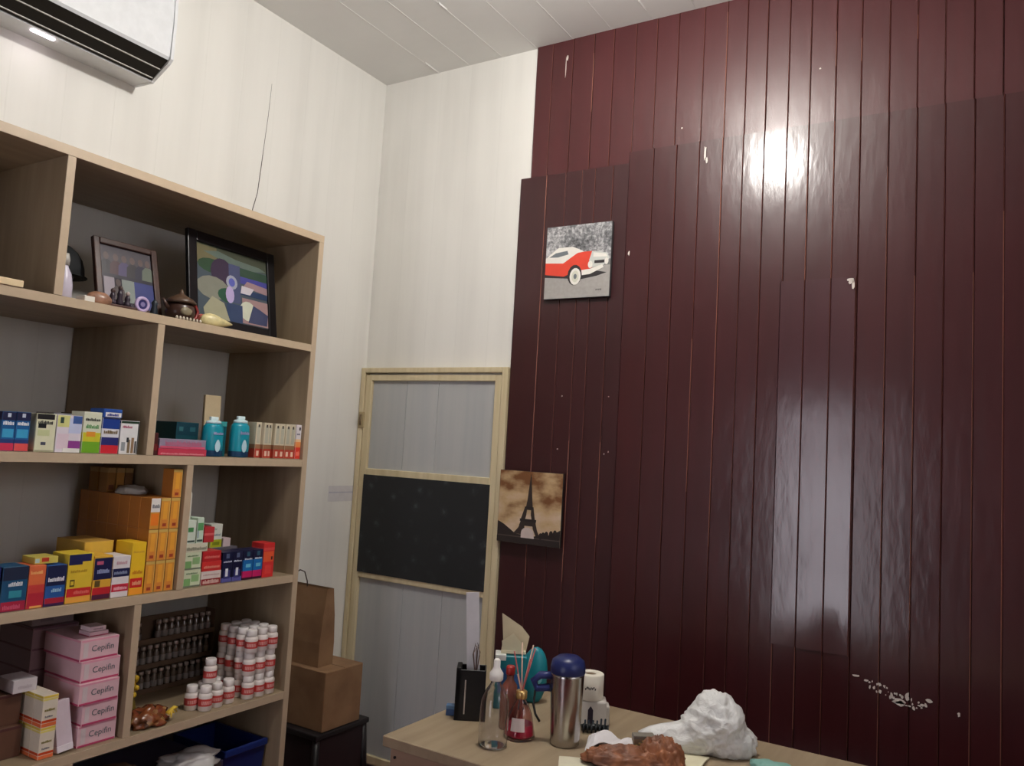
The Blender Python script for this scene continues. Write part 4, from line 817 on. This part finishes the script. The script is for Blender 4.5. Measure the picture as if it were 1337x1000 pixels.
# black organiser
og = thing('pen_holder', 'black desk organiser with open frame at the back left of the desk', 'pen holder', (1.545, -1.075, TZ), .55)
og.location = (1.509, -1.108, TZ)
w = MB(); w.bbox(-.045, .045, -.035, -.031, 0, .15, M_BLACK, .001, 1); w.bbox(-.045, .045, .031, .035, 0, .15, M_BLACK, .001, 1); w.bbox(-.045, -.030, -.035, .035, 0, .155, M_BLACK, .002); w.bbox(.041, .045, -.035, .035, .0, .15, M_BLACK, .001, 1); w.bbox(-.045, .045, -.035, .035, 0, .004, M_BLACK, .001, 1); w.build('holder_body', og)
w = MB(); w.bbox(-.0175, -.0135, -.037, -.035, .02, .12, mat((170, 160, 150), .4), .0005, 1); w.build('light_strip', og)
w = MB(); w.bbox(-.020, .020, -.001, .001, 0, .37, mat((214, 212, 216), .4, alpha=.8), .0005, 1)
rl = w.build('plastic_ruler', None, (1.518, -1.096, TZ+.006), (.0, -.07, .55)); tag(rl, 'tall translucent white ruler standing in the black organiser', 'ruler')
w = MB()
for k in range(6):
    a = k*1.1; w.tube([(0, 0, .01), (.004*math.cos(a), .004*math.sin(a), .14), (.012*math.cos(a), .012*math.sin(a), .185+.008*(k % 3)), (.006*math.cos(a+1), .006*math.sin(a+1), .215+.006*(k % 2))], [.002, .0016, .0014, .0008], mat((70, 54, 50) if k % 2 else (120, 96, 84), .6), 5)
tag(w.build('dried_sprig', None, (1.526, -1.112, TZ+.005)), 'thin dark dried sprig sticking out of the organiser', 'sprig')
w = MB(); w.bbox(-.014, .014, -.012, .012, 0, .030, mat((52, 82, 130), .4), .002); w.bbox(-.0142, .0142, -.0122, .0122, .018, .031, mat((90, 124, 160), .4), .002); tag(w.build('sharpener', None, (1.452, -1.125, TZ), (0, 0, .5)), 'small blue cube at the left rear edge of the desk', 'box')
rbm = thing('red_capped_bottle', 'brown bottle with red cap behind the clear bottle', 'bottle', (1.648, -1.108, TZ))
w = MB(); w.lathe([(.024, 0), (.026, .004), (.026, .10), (.022, .125), (.011, .14), (.011, .155)], mat((128, 74, 62), .2, coat=.5), n=20); w.build('bottle_body', rbm)
w = MB(); w.lathe([(.013, .155), (.014, .158), (.014, .176), (.011, .180)], mat((150, 36, 34), .35), n=18); w.build('cap', rbm)
# teal carton and pouch with cream envelope
tc_ = thing('teal_carton', 'teal carton with white top corner standing behind the diffuser', 'carton', (1.550, -.935, TZ), .55)
w = MB(); w.bbox(-.055, .045, -.03, .03, 0, .165, mat((24, 116, 128), .4), .002, 1); w.bbox(-.0555, -.020, -.0305, .0305, .150, .168, mat((214, 216, 212), .45), .001, 1); w.build('carton_body', tc_)
w = MB(); w.poly([(-.045, -.0306, .05), (.03, -.0306, .05), (.035, -.0306, .10), (-.03, -.0306, .13)], mat((40, 84, 140), .4)); w.build('printed_panel', tc_)
tpz = thing('teal_pouch', 'rounded teal pouch bag standing right of the teal carton', 'pouch', (1.580, -.845, TZ), .55)
w = MB(); w.blob(lambda n: Vector((n.x*.048, n.y*.028, (max(-.9, n.z)+.9)*.093*(1+.1*n.x))), mat((26, 128, 142), .35), 3); w.build('pouch_body', tpz)
w = MB(); w.blob(lambda n: Vector((.018+n.x*.012, -.024+n.y*.006, .085+n.z*.020)), mat((120, 190, 206), .4), 2); w.build('printed_drop', tpz)
w = MB(); w.add([(-.045, 0, .0), (.035, 0, -.005), (.045, .004, .045), (.018, .006, .075), (-.048, .004, .115), (-.040, .0, .03)], [(0, 1, 2, 3, 4, 5)], mat((196, 182, 152), .6)); w.add([(-.04, -.008, -.01), (.024, -.010, -.008), (.03, -.012, .016), (-.008, -.014, .056), (-.044, -.010, .03)], [(0, 1, 2, 3, 4)], mat((214, 204, 172), .6))
w.bbox(-.045, .035, -.010, .004, -.010, .0, mat((206, 194, 164), .6), .001, 1)
tag(w.build('open_envelope', None, (1.557, -.933, TZ+.1785), (0, 0, .55)), 'open cream envelope resting on top of the teal carton', 'envelope')
w = MB(); w.bbox(-.05, .05, -.03, .03, 0, .028, mat((206, 200, 176), .6), .002); w.bbox(-.05, .05, -.0305, .0305, .028, .040, mat((176, 190, 160), .6), .002); tag(w.build('paper_stack', None, (1.705, -.762+.02, TZ), (0, 0, .3)), 'small cream paper pad at the rear edge behind the tumbler', 'paper')
# roll on a white holder
hb = thing('white_holder', 'white plastic holder with dark slot right of the tumbler', 'holder', (1.822, -.902, TZ), .5)
w = MB(); w.bbox(-.042, .045, -.032, .032, 0, .075, mat((206, 200, 192), .4), .006); w.bbox(.03, .055, -.028, .028, 0, .06, mat((190, 184, 176), .4), .006); w.build('holder_body', hb)
w = MB(); w.poly([(-.012, -.0324, .008), (.004, -.0324, .008), (.004, -.0324, .048), (-.004, -.0324, .060), (-.012, -.0324, .048)], mat((46, 38, 52), .5)); w.build('slot', hb)
tr = thing('toilet_roll', 'white paper roll standing on the white holder', 'paper roll', (1.815, -.903, TZ+.0755))
w = MB(); w.lathe([(.040, 0), (.0415, .002), (.0415, .072), (.040, .074), (.019, .074), (.018, .070), (.018, .006), (.018, 0), (.040, 0)], mat((230, 224, 210), .75), n=30, caps=False); w.build('paper_body', tr)
w = MB(); w.lathe([(.0178, .001), (.0178, .071), (.0168, .071), (.0168, .001), (.0178, .001)], mat((130, 112, 90), .8), n=20, caps=False); w.build('core', tr)
w = MB()
for k in range(7):
    a = -1.5+k*.12; rr = .0418; w.add([(rr*math.cos(a), rr*math.sin(a), .034+(.002 if k % 3 else -.003)), (rr*math.cos(a+.1), rr*math.sin(a+.1), .034+(.003 if k % 2 else -.001)), (rr*math.cos(a+.1), rr*math.sin(a+.1), .040+(.003 if k % 2 else -.001)), (rr*math.cos(a), rr*math.sin(a), .040+(.002 if k % 3 else -.003))], [(0, 1, 2, 3)], mat((70, 66, 64), .6))
w.build('printed_mark', tr)
hc = thing('hair_clip', 'dark toothed clip lying in front of the white holder', 'clip', (1.868, -.972, TZ), .5)
w = MB(); w.tube([(-.04, 0, .012), (0, 0, .016), (.04, 0, .012)], .010, mat((20, 26, 30), .35), 8)
for k in range(7): w.tube([(-.036+k*.012, 0, .014), (-.034+k*.012, -.012, .026), (-.034+k*.012, -.020, .004)], .0028, mat((20, 26, 30), .35), 6)
w.build('clip_half', hc)
w = MB()
for k in range(6): w.tube([(-.03+k*.012, 0, .018), (-.028+k*.012, .010, .03+.006*(k > 3)), (-.028+k*.012, .020, .004)], .0028, mat((24, 40, 54), .35), 6)
w.build('clip_half', hc)
# white carrier bag
def exit_dist(o, n, c, r):
    a = sum((n[i]/r[i])**2 for i in range(3)); b = 2*sum(n[i]*(o[i]-c[i])/r[i]**2 for i in range(3)); c_ = sum(((o[i]-c[i])/r[i])**2 for i in range(3))-1
    d = b*b-4*a*c_
    return (-b+math.sqrt(d))/(2*a) if d > 0 else 0
LOBES = [((0, 0, .085), (.068, .07, .085)), ((-.105, 0, .035), (.120, .05, .045)), ((.03, 0, .03), (.075, .06, .06)), ((-.04, .0, .06), (.07, .055, .075)), ((-.018, 0, .12), (.042, .04, .052))]
def bagfn(n):
    o = (0, 0, .05); rr = sum(exit_dist(o, n, c, r)**9 for c, r in LOBES)**(1/9)
    q = n*1.0+Vector((4, 0, 0)); v = 0
    for f_, a_ in ((1.9, .10), (4.2, .09), (9, .045)): v += a_*(.6-2*abs(noise.noise(q*f_)))
    p = Vector(o)+n*rr*(1+v)*.97
    return Vector((p.x*.85-p.y*.52, p.x*.52+p.y*.85, max(0, p.z)*.93))
def f_bag(nt, b):
    b.inputs['Base Color'].default_value = (*lin((222, 222, 220)), 1); b.inputs['Roughness'].default_value = .35
    b.inputs['Subsurface Weight'].default_value = .2; b.inputs['Subsurface Radius'].default_value = (.02, .02, .02)
    n = nd(nt, 'ShaderNodeTexNoise', Scale=26.0, Detail=5.0, Distortion=1.2); nt.links.new(coords(nt), n.inputs['Vector'])
    bp = nd(nt, 'ShaderNodeBump', Strength=.7, Distance=.012); nt.links.new(n.outputs['Fac'], bp.inputs['Height']); nt.links.new(bp.outputs[0], b.inputs['Normal'])
M_BAG = node_mat('thin_white_plastic', f_bag)
w = MB(); w.blob(bagfn, M_BAG, 5); tag(w.build('plastic_bag', None, (2.215, -.885, TZ+.0005)), 'crumpled white plastic carrier bag on the right of the desk', 'bag')
# papers, comb, brown cloth, envelope
def sheet(name, label, cat, loc, L, Wd, rz, ma, amp, seed, th=.0015):
    w = MB(); n, m_ = 16, 12; vs = []
    for s_ in (0, 1):
        for i in range(n+1):
            for j in range(m_+1):
                x = (i/n-.5)*L; y = (j/m_-.5)*Wd; z = amp*max(0, noise.noise(Vector((x*14+seed, y*14, 0)))+.15)+s_*th
                vs.append((x, y, z))
    fs = []; K = (n+1)*(m_+1)
    for s_ in (0, 1):
        for i in range(n):
            for j in range(m_): a = s_*K+i*(m_+1)+j; fs.append((a, a+m_+1, a+m_+2, a+1))
    edge = [i*(m_+1) for i in range(n+1)]+[n*(m_+1)+j for j in range(1, m_+1)]+[i*(m_+1)+m_ for i in range(n-1, -1, -1)]+[j for j in range(m_-1, 0, -1)]
    for a, b in zip(edge, edge[1:]+edge[:1]): fs.append((a, b, b+K, a+K))
    w.add(vs, fs, ma, False); return tag(w.build(name, None, loc, (0, 0, rz)), label, cat)
sheet('paper_sheet', 'creased white paper lying left of the brown cloth', 'paper', (1.970, -1.040, TZ), .17, .12, .35, mat((222, 218, 220), .6), .045, 3)
sheet('paper_sheet', 'cream folded paper under the brown cloth at the frame bottom', 'paper', (2.005, -1.225, TZ), .22, .14, .45, mat((220, 214, 190), .6), .006, 9)
sheet('envelope', 'cream envelope lying between brown cloth and white bag', 'envelope', (2.165, -1.035, TZ), .10, .16, .05, mat((222, 216, 186), .6), .006, 5, .004)
def f_leather(nt, b):
    n = nd(nt, 'ShaderNodeTexNoise', Scale=16.0, Detail=4.0, Distortion=1.0); nt.links.new(coords(nt), n.inputs['Vector'])
    nt.links.new(ramp(nt, n.outputs['Fac'], [(.3, (96, 56, 38)), (.7, (158, 98, 62))]), b.inputs['Base Color']); b.inputs['Roughness'].default_value = .5
    bp = nd(nt, 'ShaderNodeBump', Strength=.6, Distance=.01); nt.links.new(n.outputs['Fac'], bp.inputs['Height']); nt.links.new(bp.outputs[0], b.inputs['Normal'])
M_LEA = node_mat('brown_leatherette', f_leather)
def foldfn(seed, rx, ry, rz, fr=2.2):
    def fn(n):
        v = 0
        for f_, a_ in ((fr, .34), (fr*2.1, .22), (fr*4.3, .08)): v += a_*(1-2.2*abs(noise.noise(Vector((n.x*f_+seed, n.y*f_*1.6, n.z*f_)))))
        s_ = .75+v; return Vector((n.x*rx*(.8+.25*v), n.y*ry*(.8+.25*v), max(0, n.z)*rz*s_))
    return fn
w = MB(); w.blob(foldfn(2.4, .135, .060, .034), M_LEA, 5); w.blob(lambda n: foldfn(7.1, .075, .06, .058)(n)+Vector((.092, .012, 0)), M_LEA, 5)
tag(w.build('leather_pouch', None, (2.045, -1.150, TZ+.010), (0, 0, .5)), 'crumpled brown leather pouch in the foreground of the desk', 'pouch')
w = MB(); w.bbox(-.03, .03, -.012, .012, 0, .034, mat((150, 136, 116), .5), .002)
for k in range(6): w.lathe([(.0035, 0), (.0035, .004)], mat((206, 180, 120), .3, .6), (-.022+k*.009, -.0125, .006+.006*(k % 3)), n=8)
w.bbox(-.0302, .0302, -.0125, .0125, .024, .0345, mat((120, 114, 104), .5), .002)
tag(w.build('small_tin', None, (2.050, -1.045, TZ+.022), (.1, .0, .65)), 'small grey and gold patterned tin on the papers by the pouch', 'tin')
w = MB(); w.blob(crumple(21, .05, .03, .012, .4, 2), mat((130, 176, 166), .6), 3); tag(w.build('green_cloth', None, (2.365, -.905, TZ), (0, 0, .3)), 'pale green cloth scrap at the right foot of the plastic bag', 'cloth')
